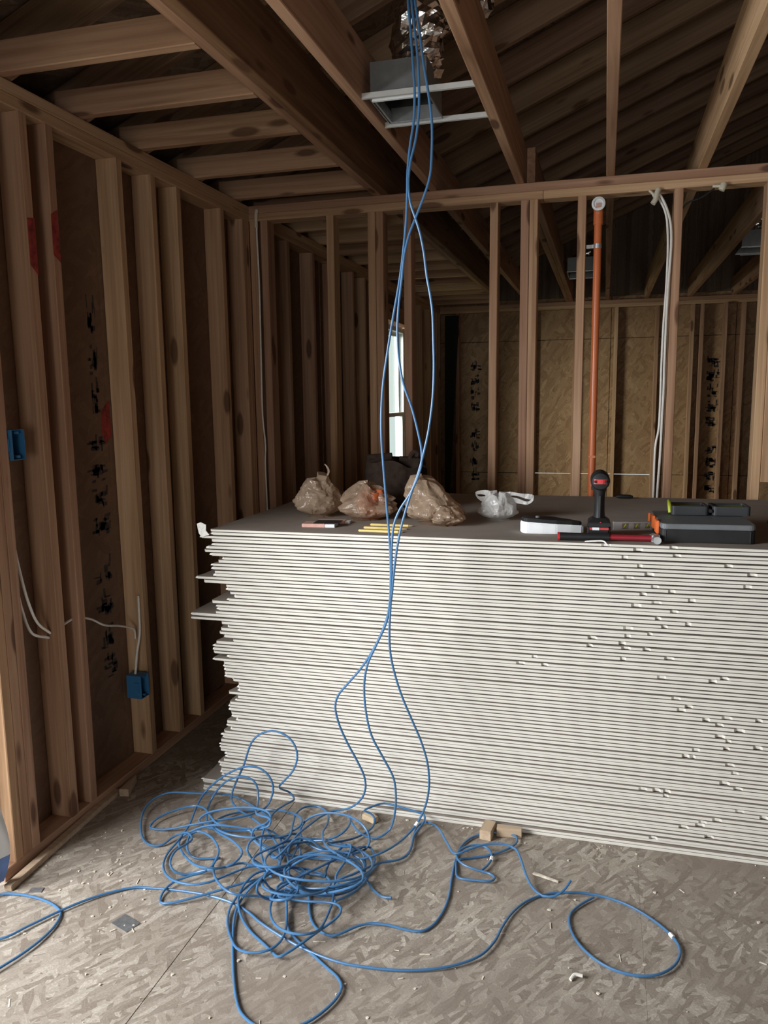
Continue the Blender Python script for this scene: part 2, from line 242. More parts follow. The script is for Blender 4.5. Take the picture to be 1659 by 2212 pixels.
# ------------------------------------------------------------------ measured layouts (metres)
CABLES = {
 'A': [(-0.558,2.300,2.6392),(-0.558,2.300,2.5881),(-0.552,2.300,2.5175),(-0.546,2.300,2.4341),(-0.541,2.300,2.3501),(-0.544,2.300,2.2748),(-0.556,2.300,2.2032),(-0.563,2.300,2.1392),(-0.565,2.300,2.0759),(-0.568,2.300,2.0123),(-0.575,2.300,1.9424),(-0.589,2.300,1.8425),(-0.611,2.300,1.7302),(-0.629,2.300,1.6325),(-0.644,2.300,1.5373),(-0.651,2.300,1.4448),(-0.651,2.300,1.3707),(-0.646,2.300,1.2895),(-0.637,2.300,1.1641),(-0.629,2.300,1.0544),(-0.627,2.300,0.9406),(-0.635,2.300,0.8353),(-0.660,2.305,0.7621),(-0.700,2.316,0.6862),(-0.740,2.327,0.6273),(-0.788,2.339,0.5692),(-0.826,2.351,0.5211),(-0.841,2.362,0.4779),(-0.837,2.382,0.4092),(-0.816,2.406,0.3311),(-0.790,2.430,0.2575),(-0.773,2.450,0.1976),(-0.773,2.468,0.1436),(-0.796,2.486,0.0857),(-0.847,2.500,0.0369),(-0.901,2.490,0.0247),(-0.922,2.424,0.0378),(-0.937,2.336,0.0503),(-0.952,2.265,0.0526),(-0.958,2.214,0.0444),(-0.952,2.180,0.0307),(-0.934,2.154,0.0180),(-0.900,2.138,0.0104),(-0.857,2.135,0.0091),(-0.816,2.132,0.0130),(-0.801,2.118,0.0200),(-0.805,2.142,0.0282),(-0.804,2.183,0.0362),(-0.793,2.231,0.0433),(-0.776,2.261,0.0490),(-0.759,2.251,0.0529),(-0.749,2.216,0.0545),(-0.747,2.173,0.0533),(-0.754,2.129,0.0485),(-0.758,2.098,0.0402),(-0.744,2.078,0.0291),(-0.707,2.102,0.0178),(-0.689,2.148,0.0104),(-0.693,2.191,0.0108),(-0.705,2.232,0.0204),(-0.723,2.252,0.0357),(-0.748,2.251,0.0491),(-0.781,2.240,0.0527),(-0.839,2.255,0.0442),(-0.820,2.299,0.0286),(-0.785,2.352,0.0147),(-0.757,2.403,0.0097),(-0.740,2.444,0.0149),(-0.743,2.474,0.0266),(-0.760,2.481,0.0394),(-0.783,2.477,0.0491),(-0.767,2.494,0.0538),(-0.725,2.535,0.0538),(-0.684,2.535,0.0501),(-0.644,2.535,0.0443),(-0.605,2.535,0.0372),(-0.578,2.535,0.0298),(-0.571,2.506,0.0226),(-0.581,2.467,0.0161),(-0.589,2.427,0.0111),(-0.583,2.364,0.0087),(-0.586,2.307,0.0101),(-0.612,2.262,0.0163),(-0.652,2.222,0.0269),(-0.681,2.164,0.0397),(-0.707,2.107,0.0502),(-0.733,2.073,0.0531),(-0.749,2.055,0.0458),(-0.745,2.043,0.0309),(-0.740,2.017,0.0161),(-0.738,1.982,0.0100),(-0.732,1.930,0.0162),(-0.726,1.879,0.0308),(-0.728,1.837,0.0455),(-0.752,1.811,0.0531),(-0.794,1.810,0.0513),(-0.838,1.835,0.0422),(-0.877,1.880,0.0304),(-0.907,1.939,0.0198),(-0.919,1.989,0.0124),(-0.912,2.034,0.0089),(-0.872,2.052,0.0083),(-0.824,2.033,0.0072),(-0.807,1.996,0.0051),(-0.784,1.946,0.0043),(-0.756,1.909,0.0056),(-0.725,1.887,0.0080),(-0.693,1.880,0.0103),(-0.671,1.895,0.0116),(-0.638,1.933,0.0117),(-0.602,1.957,0.0107),(-0.552,1.964,0.0092),(-0.499,1.960,0.0076),(-0.460,1.965,0.0062),(-0.436,1.993,0.0051),(-0.418,2.057,0.0044),(-0.413,2.136,0.0042),(-0.421,2.228,0.0042),(-0.427,2.329,0.0047),(-0.422,2.416,0.0057),(-0.393,2.477,0.0072),(-0.341,2.513,0.0089),(-0.292,2.519,0.0106),(-0.253,2.510,0.0116),(-0.244,2.479,0.0116),(-0.265,2.435,0.0101),(-0.321,2.384,0.0077),(-0.386,2.352,0.0053),(-0.422,2.333,0.0043),(-0.417,2.287,0.0054),(-0.404,2.238,0.0080),(-0.382,2.229,0.0105),(-0.342,2.231,0.0117),(-0.303,2.237,0.0109),(-0.290,2.261,0.0089),(-0.310,2.282,0.0078),(-0.350,2.284,0.0124),(-0.394,2.295,0.0165),(-0.421,2.321,0.0191),(-0.421,2.361,0.0195),(-0.392,2.404,0.0176),(-0.351,2.419,0.0147),(-0.323,2.399,0.0120),(-0.314,2.359,0.0105),(-0.323,2.316,0.0103),(-0.336,2.287,0.0111)],
 'B': [(-0.549,2.300,2.6379),(-0.548,2.300,2.5868),(-0.540,2.300,2.5159),(-0.531,2.300,2.4324),(-0.528,2.300,2.3506),(-0.530,2.300,2.2839),(-0.540,2.300,2.2170),(-0.554,2.300,2.1661),(-0.561,2.300,2.1039),(-0.555,2.300,2.0507),(-0.540,2.300,2.0059),(-0.528,2.300,1.9682),(-0.517,2.300,1.9151),(-0.508,2.300,1.8445),(-0.498,2.300,1.7909),(-0.492,2.300,1.7450),(-0.489,2.300,1.6585),(-0.488,2.300,1.5753),(-0.492,2.300,1.4922),(-0.504,2.300,1.4027),(-0.520,2.300,1.3315),(-0.536,2.300,1.2734),(-0.556,2.300,1.2189),(-0.572,2.300,1.1716),(-0.589,2.300,1.1138),(-0.605,2.300,1.0409),(-0.617,2.300,0.9547),(-0.627,2.300,0.8688),(-0.644,2.301,0.7956),(-0.679,2.306,0.7194),(-0.710,2.312,0.6522),(-0.725,2.321,0.5865),(-0.727,2.335,0.4920),(-0.713,2.352,0.3928),(-0.677,2.368,0.3084),(-0.648,2.383,0.2366),(-0.644,2.398,0.1617),(-0.655,2.414,0.0811),(-0.673,2.417,0.0270),(-0.708,2.381,0.0117),(-0.765,2.390,0.0117),(-0.816,2.434,0.0235),(-0.833,2.452,0.0408),(-0.812,2.410,0.0543),(-0.799,2.348,0.0583),(-0.812,2.308,0.0527),(-0.845,2.287,0.0412),(-0.899,2.284,0.0285),(-0.959,2.285,0.0180),(-0.979,2.246,0.0113),(-0.977,2.178,0.0086),(-0.981,2.198,0.0093),(-0.996,2.246,0.0128),(-1.021,2.282,0.0184),(-1.056,2.304,0.0257),(-1.089,2.299,0.0343),(-1.117,2.273,0.0435),(-1.159,2.261,0.0519),(-1.198,2.251,0.0578),(-1.237,2.245,0.0586),(-1.271,2.243,0.0527),(-1.308,2.238,0.0401),(-1.338,2.228,0.0246),(-1.359,2.215,0.0126),(-1.348,2.181,0.0108),(-1.304,2.125,0.0214),(-1.245,2.065,0.0391),(-1.189,2.022,0.0539),(-1.147,2.015,0.0574),(-1.122,2.037,0.0481),(-1.104,2.082,0.0318),(-1.085,2.124,0.0170),(-1.039,2.129,0.0097),(-0.987,2.098,0.0113),(-0.966,2.078,0.0195),(-0.985,2.091,0.0305),(-1.003,2.108,0.0413),(-1.032,2.150,0.0501),(-1.053,2.200,0.0561),(-1.070,2.262,0.0591),(-1.080,2.331,0.0594),(-1.079,2.392,0.0570),(-1.065,2.449,0.0520),(-1.057,2.497,0.0444),(-1.088,2.534,0.0468),(-1.105,2.475,0.0972),(-1.080,2.460,0.1304),(-1.042,2.460,0.1767),(-1.024,2.460,0.2280),(-1.030,2.460,0.2670),(-1.056,2.460,0.3012),(-1.100,2.460,0.3180),(-1.139,2.460,0.3138),(-1.173,2.460,0.2960),(-1.200,2.460,0.2668),(-1.217,2.460,0.2269),(-1.235,2.460,0.1751),(-1.261,2.460,0.1207),(-1.284,2.462,0.0711),(-1.292,2.462,0.0296),(-1.247,2.420,0.0223),(-1.161,2.362,0.0303),(-1.051,2.263,0.0434),(-0.959,2.142,0.0545),(-0.937,2.058,0.0588),(-0.961,2.025,0.0556),(-0.979,1.997,0.0474),(-0.995,1.973,0.0346),(-1.010,1.963,0.0123),(-1.008,1.925,0.0076),(-0.991,1.871,0.0065),(-0.959,1.799,0.0052),(-0.920,1.722,0.0043),(-0.886,1.659,0.0042),(-0.853,1.605,0.0048),(-0.826,1.570,0.0057),(-0.801,1.551,0.0067),(-0.771,1.537,0.0074),(-0.732,1.533,0.0079),(-0.691,1.546,0.0080),(-0.654,1.574,0.0078),(-0.625,1.620,0.0075),(-0.608,1.669,0.0070),(-0.607,1.706,0.0064),(-0.626,1.735,0.0057),(-0.679,1.772,0.0050),(-0.734,1.810,0.0044),(-0.777,1.839,0.0042),(-0.809,1.864,0.0042),(-0.831,1.890,0.0048),(-0.850,1.925,0.0067),(-0.866,1.965,0.0133),(-0.874,1.987,0.0218),(-0.866,2.025,0.0279),(-0.802,2.037,0.0286),(-0.735,2.082,0.0241),(-0.695,2.138,0.0170),(-0.674,2.146,0.0106),(-0.651,2.121,0.0070),(-0.628,2.100,0.0067),(-0.603,2.083,0.0090),(-0.576,2.081,0.0126)],
 'C': [(-0.541,2.300,2.6368),(-0.538,2.300,2.5854),(-0.527,2.300,2.5143),(-0.516,2.300,2.4306),(-0.502,2.300,2.3460),(-0.492,2.300,2.2678),(-0.492,2.300,2.1868),(-0.497,2.300,2.1239),(-0.512,2.300,2.0753),(-0.537,2.300,2.0174),(-0.561,2.300,1.9613),(-0.575,2.300,1.9074),(-0.583,2.300,1.8424),(-0.593,2.300,1.7676),(-0.598,2.300,1.6971),(-0.595,2.300,1.6182),(-0.581,2.300,1.5385),(-0.556,2.300,1.4677),(-0.538,2.300,1.3987),(-0.526,2.300,1.3357),(-0.527,2.300,1.2974),(-0.543,2.300,1.2473),(-0.566,2.300,1.2024),(-0.595,2.300,1.1589),(-0.614,2.300,1.1131),(-0.622,2.300,1.0504),(-0.624,2.300,0.9522),(-0.629,2.300,0.8444),(-0.634,2.303,0.7721),(-0.634,2.311,0.6959),(-0.622,2.324,0.6157),(-0.601,2.340,0.5338),(-0.574,2.359,0.4515),(-0.549,2.378,0.3728),(-0.534,2.399,0.2907),(-0.535,2.423,0.1974),(-0.557,2.448,0.1024),(-0.586,2.452,0.0401),(-0.605,2.386,0.0320),(-0.627,2.298,0.0430),(-0.656,2.240,0.0483),(-0.695,2.212,0.0432),(-0.751,2.206,0.0312),(-0.815,2.212,0.0186),(-0.881,2.215,0.0106),(-0.939,2.215,0.0092),(-0.989,2.214,0.0133),(-1.020,2.215,0.0206),(-1.054,2.220,0.0289),(-1.094,2.240,0.0365),(-1.124,2.266,0.0427),(-1.164,2.269,0.0470),(-1.205,2.265,0.0493),(-1.249,2.270,0.0495),(-1.299,2.312,0.0473),(-1.347,2.360,0.0427),(-1.397,2.380,0.0355),(-1.458,2.351,0.0264),(-1.502,2.296,0.0172),(-1.501,2.248,0.0106),(-1.457,2.246,0.0096),(-1.408,2.256,0.0162),(-1.354,2.269,0.0287),(-1.289,2.285,0.0417),(-1.219,2.314,0.0481),(-1.164,2.364,0.0440),(-1.134,2.428,0.0450),(-1.113,2.440,0.1014),(-1.119,2.440,0.1398),(-1.139,2.440,0.1669),(-1.175,2.440,0.1831),(-1.223,2.440,0.1778),(-1.274,2.440,0.1537),(-1.330,2.444,0.1142),(-1.394,2.451,0.0516),(-1.389,2.378,0.0347),(-1.361,2.272,0.0243),(-1.358,2.190,0.0134),(-1.361,2.141,0.0075),(-1.348,2.088,0.0087),(-1.320,2.037,0.0154),(-1.283,1.995,0.0242),(-1.239,1.965,0.0321),(-1.190,1.953,0.0374),(-1.154,1.957,0.0395),(-1.123,1.978,0.0390),(-1.100,2.012,0.0365),(-1.077,2.052,0.0325),(-1.039,2.102,0.0277),(-0.990,2.119,0.0223),(-0.990,2.085,0.0167),(-1.016,2.037,0.0130),(-1.026,1.978,0.0147),(-1.028,1.929,0.0108),(-1.016,1.881,0.0067),(-0.990,1.834,0.0057),(-0.957,1.792,0.0081),(-0.930,1.764,0.0124),(-0.897,1.751,0.0165),(-0.862,1.755,0.0191),(-0.835,1.773,0.0197),(-0.821,1.809,0.0186),(-0.826,1.859,0.0165),(-0.846,1.918,0.0139),(-0.878,1.988,0.0114),(-0.901,2.034,0.0089),(-0.904,2.008,0.0073),(-0.934,1.990,0.0131),(-0.967,1.967,0.0267),(-0.996,1.941,0.0407),(-1.030,1.933,0.0481),(-1.072,1.957,0.0464),(-1.119,2.004,0.0375),(-1.154,2.058,0.0260),(-1.180,2.110,0.0159),(-1.178,2.144,0.0092),(-1.208,2.136,0.0066),(-1.240,2.125,0.0074),(-1.269,2.126,0.0108),(-1.295,2.145,0.0159),(-1.310,2.170,0.0223),(-1.321,2.203,0.0293),(-1.306,2.226,0.0364),(-1.233,2.196,0.0430),(-1.165,2.114,0.0432),(-1.170,2.055,0.0238),(-1.216,2.016,0.0188),(-1.251,1.980,0.0153),(-1.261,1.947,0.0103),(-1.258,1.919,0.0065),(-1.247,1.897,0.0055),(-1.230,1.890,0.0073),(-1.196,1.901,0.0107),(-1.152,1.929,0.0144),(-1.102,1.967,0.0173),(-1.060,2.003,0.0192),(-1.026,2.036,0.0180),(-0.989,2.084,0.0102),(-0.969,2.113,0.0145),(-0.987,2.102,0.0227),(-1.012,2.069,0.0282),(-1.022,2.026,0.0286),(-1.024,1.990,0.0243),(-1.017,1.954,0.0177),(-0.997,1.917,0.0116),(-0.964,1.877,0.0076),(-0.920,1.839,0.0063),(-0.867,1.804,0.0073),(-0.826,1.774,0.0098),(-0.807,1.760,0.0132),(-0.792,1.767,0.0170),(-0.762,1.812,0.0207),(-0.735,1.861,0.0243),(-0.712,1.901,0.0272),(-0.695,1.940,0.0292),(-0.697,1.969,0.0296),(-0.717,1.990,0.0279),(-0.754,1.997,0.0237),(-0.805,1.995,0.0176),(-0.858,1.996,0.0137),(-0.897,1.984,0.0231),(-0.914,2.009,0.0370),(-0.869,2.058,0.0468),(-0.811,2.134,0.0475),(-0.767,2.228,0.0395),(-0.734,2.292,0.0275),(-0.710,2.311,0.0171),(-0.690,2.285,0.0115),(-0.676,2.232,0.0114),(-0.672,2.173,0.0155),(-0.676,2.101,0.0219),(-0.696,2.038,0.0291),(-0.724,1.990,0.0360)],
 'D': [(-1.530,1.465,0.0095),(-1.509,1.537,0.0097),(-1.489,1.602,0.0087),(-1.480,1.671,0.0069),(-1.485,1.732,0.0054),(-1.507,1.779,0.0047),(-1.549,1.803,0.0050),(-1.614,1.817,0.0061),(-1.686,1.817,0.0074),(-1.741,1.801,0.0086),(-1.765,1.755,0.0094),(-1.736,1.682,0.0099),(-1.652,1.625,0.0099),(-1.590,1.634,0.0097),(-1.552,1.701,0.0092),(-1.507,1.785,0.0085),(-1.456,1.859,0.0077),(-1.401,1.912,0.0067),(-1.361,1.939,0.0057),(-1.299,1.952,0.0049),(-1.206,1.962,0.0046),(-1.125,1.962,0.0050),(-1.037,1.947,0.0062),(-0.975,1.921,0.0078),(-0.913,1.882,0.0093),(-0.847,1.849,0.0098),(-0.796,1.828,0.0089),(-0.758,1.816,0.0071),(-0.701,1.802,0.0054),(-0.632,1.792,0.0047),(-0.557,1.794,0.0054),(-0.481,1.802,0.0071),(-0.402,1.824,0.0087),(-0.335,1.859,0.0097),(-0.282,1.908,0.0098),(-0.253,1.972,0.0091),(-0.239,2.043,0.0080),(-0.218,2.114,0.0069),(-0.180,2.181,0.0059),(-0.128,2.226,0.0052),(-0.061,2.253,0.0047),(0.018,2.260,0.0045),(0.098,2.238,0.0047),(0.170,2.186,0.0051),(0.220,2.125,0.0058),(0.237,2.073,0.0067),(0.225,2.017,0.0079),(0.195,1.973,0.0090),(0.158,1.946,0.0097),(0.112,1.936,0.0098),(0.058,1.946,0.0088),(0.010,1.979,0.0072),(-0.032,2.033,0.0055),(-0.055,2.095,0.0047),(-0.055,2.151,0.0053),(-0.031,2.195,0.0070),(0.009,2.241,0.0090)],
 'E': [(-1.113,2.400,0.0186),(-1.167,2.446,0.0091),(-1.233,2.486,0.0095),(-1.283,2.498,0.0198),(-1.337,2.486,0.0339),(-1.390,2.456,0.0449),(-1.450,2.436,0.0489),(-1.509,2.434,0.0457),(-1.551,2.424,0.0379),(-1.579,2.393,0.0284),(-1.581,2.343,0.0196),(-1.548,2.265,0.0128),(-1.485,2.180,0.0085),(-1.445,2.157,0.0065),(-1.415,2.158,0.0068),(-1.398,2.173,0.0094),(-1.389,2.200,0.0142),(-1.369,2.220,0.0212),(-1.338,2.221,0.0298),(-1.294,2.174,0.0388),(-1.293,2.129,0.0461),(-1.303,2.092,0.0489),(-1.302,2.058,0.0450),(-1.293,2.034,0.0342),(-1.275,2.025,0.0203),(-1.249,2.032,0.0098),(-1.222,2.045,0.0088),(-1.188,2.053,0.0186),(-1.140,2.051,0.0337),(-1.093,2.072,0.0456),(-1.088,2.128,0.0477),(-1.155,2.198,0.0398),(-1.241,2.255,0.0266),(-1.333,2.347,0.0146),(-1.371,2.457,0.0247),(-1.308,2.439,0.1049),(-1.259,2.430,0.1367),(-1.216,2.430,0.1446),(-1.185,2.430,0.1354),(-1.170,2.430,0.1082),(-1.160,2.410,0.0649),(-1.123,2.318,0.0767),(-1.053,2.278,0.0867),(-1.050,2.261,0.0763),(-1.097,2.266,0.0527),(-1.159,2.283,0.0282),(-1.219,2.295,0.0129),(-1.274,2.295,0.0104),(-1.319,2.294,0.0187),(-1.338,2.303,0.0332),(-1.320,2.315,0.0494),(-1.279,2.323,0.0643),(-1.231,2.328,0.0762),(-1.178,2.333,0.0844),(-1.119,2.330,0.0887),(-1.072,2.311,0.0889),(-1.056,2.284,0.0845),(-1.070,2.264,0.0752),(-1.101,2.255,0.0610),(-1.104,2.235,0.0433),(-0.964,2.143,0.0254),(-0.968,2.126,0.0127),(-1.007,2.131,0.0113),(-1.034,2.128,0.0245),(-1.050,2.115,0.0490),(-1.061,2.112,0.0742),(-1.063,2.137,0.0864),(-1.053,2.185,0.0778),(-1.038,2.239,0.0527),(-1.020,2.280,0.0256),(-0.991,2.292,0.0116),(-0.950,2.260,0.0169),(-0.912,2.191,0.0369),(-0.896,2.113,0.0609),(-0.904,2.057,0.0796),(-0.926,2.029,0.0881),(-0.958,2.024,0.0865),(-1.001,2.041,0.0777),(-1.028,2.099,0.0650),(-0.976,2.236,0.0511),(-1.002,2.349,0.0377),(-1.025,2.437,0.0260),(-1.019,2.501,0.0166),(-0.991,2.530,0.0106),(-0.952,2.520,0.0089),(-0.916,2.471,0.0130),(-0.895,2.404,0.0238),(-0.880,2.315,0.0410),(-0.827,2.212,0.0616),(-0.672,2.087,0.0797),(-0.652,2.022,0.0874),(-0.685,1.998,0.0790),(-0.734,2.001,0.0560),(-0.800,2.016,0.0289),(-0.870,2.037,0.0126),(-0.915,2.056,0.0169),(-0.919,2.065,0.0395),(-0.897,2.067,0.0672),(-0.869,2.081,0.0848),(-0.833,2.119,0.0849),(-0.783,2.163,0.0697),(-0.734,2.188,0.0477),(-0.704,2.186,0.0274),(-0.693,2.165,0.0141),(-0.693,2.132,0.0091),(-0.706,2.086,0.0114),(-0.743,2.040,0.0189),(-0.797,2.012,0.0295),(-0.845,2.007,0.0419),(-0.876,2.015,0.0548),(-0.897,2.029,0.0675),(-0.905,2.053,0.0786),(-0.886,2.087,0.0864),(-0.837,2.116,0.0887),(-0.778,2.131,0.0832),(-0.732,2.140,0.0688),(-0.698,2.150,0.0474),(-0.674,2.151,0.0254),(-0.700,2.116,0.0119),(-0.864,2.026,0.0152),(-0.916,1.992,0.0357),(-0.930,1.973,0.0638),(-0.940,1.973,0.0837),(-0.940,2.008,0.0837),(-0.924,2.065,0.0643),(-0.899,2.116,0.0371),(-0.868,2.146,0.0163),(-0.830,2.146,0.0107),(-0.789,2.113,0.0202),(-0.761,2.055,0.0385),(-0.761,1.993,0.0585),(-0.783,1.947,0.0748),(-0.813,1.920,0.0851),(-0.849,1.909,0.0891),(-0.891,1.914,0.0878),(-0.930,1.941,0.0821),(-0.948,1.986,0.0731),(-0.943,2.036,0.0615),(-0.924,2.080,0.0478),(-0.898,2.120,0.0334),(-0.872,2.128,0.0202),(-0.879,2.031,0.0113),(-0.898,1.993,0.0104),(-0.922,1.970,0.0202),(-0.941,1.951,0.0404),(-0.947,1.938,0.0649),(-0.945,1.938,0.0833),(-0.945,1.960,0.0852),(-0.951,2.009,0.0678),(-0.948,2.070,0.0397),(-0.929,2.107,0.0169),(-0.900,2.101,0.0124),(-0.870,2.058,0.0278),(-0.842,1.999,0.0537),(-0.823,1.942,0.0766),(-0.825,1.902,0.0874),(-0.850,1.890,0.0844),(-0.890,1.907,0.0712),(-0.890,1.991,0.0538),(-0.743,2.255,0.0368),(-0.732,2.299,0.0231),(-0.767,2.283,0.0139),(-0.819,2.269,0.0093),(-0.884,2.273,0.0091),(-0.939,2.299,0.0130),(-0.968,2.332,0.0211),(-0.971,2.358,0.0332),(-0.957,2.376,0.0486),(-0.919,2.388,0.0654),(-0.854,2.383,0.0802),(-0.785,2.356,0.0878),(-0.737,2.324,0.0836),(-0.716,2.309,0.0663),(-0.711,2.306,0.0408),(-0.723,2.297,0.0185),(-0.759,2.271,0.0117),(-0.807,2.241,0.0255),(-0.851,2.217,0.0527),(-0.884,2.210,0.0778),(-0.919,2.197,0.0867),(-0.953,2.094,0.0759),(-0.996,2.144,0.0525),(-1.004,2.238,0.0286),(-0.959,2.307,0.0133),(-0.885,2.327,0.0099),(-0.811,2.310,0.0167),(-0.740,2.271,0.0297),(-0.681,2.212,0.0449),(-0.655,2.137,0.0595),(-0.675,2.067,0.0719),(-0.725,2.019,0.0813),(-0.783,1.995,0.0873),(-0.844,1.987,0.0893),(-0.911,2.001,0.0865),(-0.969,2.048,0.0783),(-0.991,2.123,0.0645),(-0.973,2.203,0.0463),(-0.932,2.270,0.0272),(-0.881,2.324,0.0115)],
 'F': [(-0.060,2.253,0.0441),(-0.075,2.230,0.0289),(-0.103,2.209,0.0147),(-0.139,2.210,0.0078),(-0.171,2.237,0.0111),(-0.197,2.284,0.0217),(-0.218,2.340,0.0344),(-0.239,2.379,0.0442),(-0.279,2.389,0.0489),(-0.334,2.375,0.0485),(-0.386,2.337,0.0444),(-0.423,2.313,0.0381),(-0.466,2.382,0.0309),(-0.507,2.463,0.0238),(-0.542,2.506,0.0173),(-0.574,2.517,0.0118),(-0.592,2.497,0.0080),(-0.593,2.440,0.0065),(-0.582,2.344,0.0082),(-0.599,2.278,0.0138),(-0.651,2.228,0.0231),(-0.665,2.150,0.0345),(-0.687,2.092,0.0445),(-0.721,2.053,0.0486),(-0.771,2.031,0.0436),(-0.839,2.033,0.0309),(-0.908,2.063,0.0164),(-0.949,2.107,0.0082),(-0.952,2.145,0.0114),(-0.932,2.168,0.0239),(-0.895,2.187,0.0385),(-0.838,2.207,0.0475),(-0.770,2.218,0.0472),(-0.718,2.211,0.0391),(-0.695,2.192,0.0276),(-0.690,2.169,0.0169),(-0.699,2.138,0.0097),(-0.728,2.102,0.0067),(-0.784,2.073,0.0073),(-0.846,2.065,0.0107),(-0.894,2.076,0.0159),(-0.927,2.131,0.0223),(-0.956,2.305,0.0292),(-0.975,2.296,0.0362),(-1.016,2.252,0.0427),(-1.069,2.227,0.0475),(-1.124,2.216,0.0493),(-1.188,2.223,0.0467),(-1.248,2.258,0.0389),(-1.280,2.319,0.0272),(-1.271,2.383,0.0151),(-1.233,2.429,0.0080),(-1.179,2.451,0.0103),(-1.107,2.448,0.0218),(-1.029,2.417,0.0369),(-0.976,2.368,0.0470),(-0.969,2.325,0.0462),(-0.996,2.299,0.0360)],
}
SHEET_LEFT = [-1.46, -1.46, -1.462, -1.458, -1.378, -1.377, -1.381, -1.382, -1.382, -1.386, -1.369, -1.357, -1.356, -1.382, -1.379, -1.379, -1.378, -1.366, -1.366, -1.359, -1.328, -1.347, -1.349, -1.303, -1.323, -1.327, -1.333, -1.334, -1.332, -1.305, -1.297, -1.336, -1.29, -1.294, -1.292, -1.313, -1.342, -1.349, -1.345, -1.351, -1.348, -1.388, -1.33, -1.389, -1.39, -1.385, -1.379, -1.306, -1.342, -1.359, -1.355, -1.325, -1.352, -1.473, -1.476, -1.375, -1.363, -1.367, -1.389, -1.32, -1.292, -1.312, -1.323, -1.324, -1.414, -1.445, -1.368, -1.371, -1.378, -1.378, -1.356, -1.334, -1.38, -1.407, -1.392, -1.368, -1.377, -1.418, -1.375, -1.378]
DENTS = {79: [0.02, 0.222], 78: [0.118], 77: [0.233], 76: [0.077], 74: [0.123], 75: [0.383], 72: [0.154], 71: [0.093], 73: [0.452], 69: [0.172], 70: [0.441], 67: [0.137], 68: [0.222], 66: [0.282], 65: [0.179], 64: [0.118], 63: [0.232], 61: [0.184], 60: [0.274], 59: [0.204], 58: [0.096], 57: [0.161], 56: [0.094], 55: [-0.014], 54: [0.078, 0.08], 53: [-0.023, 0.091, 0.154], 51: [0.224], 50: [0.082], 49: [-0.2], 47: [-0.244, -0.166, 0.389], 46: [0.203, 0.355], 41: [0.249], 39: [0.288], 38: [0.266], 37: [0.403, 0.494], 36: [0.341], 35: [0.381], 34: [0.441], 32: [0.385], 31: [0.409], 29: [0.405], 28: [0.315], 30: [0.496], 26: [0.285, 0.303], 25: [0.418], 23: [0.433], 20: [0.406], 19: [0.446], 16: [0.159, 0.202, 0.233], 15: [0.229], 13: [0.455], 12: [0.526], 8: [0.339], 10: [0.389], 7: [0.29], 5: [0.369], 3: [0.197], 9: [0.346]}

# ------------------------------------------------------------------ helpers
def link(name, me, mat=None, parent=None, loc=(0, 0, 0), rot=(0, 0, 0)):
    o = bpy.data.objects.new(name, me); COL.objects.link(o)
    o.location = loc; o.rotation_euler = rot
    if mat and me and not me.materials: me.materials.append(mat)
    if parent: o.parent = parent
    return o
def tag(o, label=None, cat=None, group=None, kind=None):
    for k, v in (('label', label), ('category', cat), ('group', group), ('kind', kind)):
        if v: o[k] = v
    return o
def empty(name, loc=(0, 0, 0), rz=0.0):
    o = bpy.data.objects.new(name, None); COL.objects.link(o); o.location = loc; o.rotation_euler = (0, 0, rz)
    o.empty_display_size = 0.1
    return o
_cache = {}
def box_me(name, dims, mat, ch=0.0025):
    """chamfered box centred on the origin; meshes are shared between equal pieces"""
    key = (tuple(round(d, 4) for d in dims), mat.name, ch)
    if key in _cache: return _cache[key]
    me = bpy.data.meshes.new(name); bm = bmesh.new()
    bmesh.ops.create_cube(bm, size=1.0); bmesh.ops.scale(bm, vec=dims, verts=bm.verts)
    if ch:
        ax = max(range(3), key=lambda i: dims[i])
        es = [e for e in bm.edges if abs((e.verts[0].co-e.verts[1].co)[ax]) > dims[ax]*0.5] if max(dims) > 4*sorted(dims)[0] else list(bm.edges)
        bmesh.ops.bevel(bm, geom=es, offset=min(ch, min(dims)*0.3), segments=1, affect='EDGES')
    bm.to_mesh(me); bm.free(); me.materials.append(mat); _cache[key] = me
    return me
def lum(name, x0, x1, y0, y1, z0, z1, mat, parent, ch=0.0025):
    d = (x1-x0, y1-y0, z1-z0)
    return link(name, box_me(name, d, mat, ch), None, parent, ((x0+x1)/2, (y0+y1)/2, (z0+z1)/2))
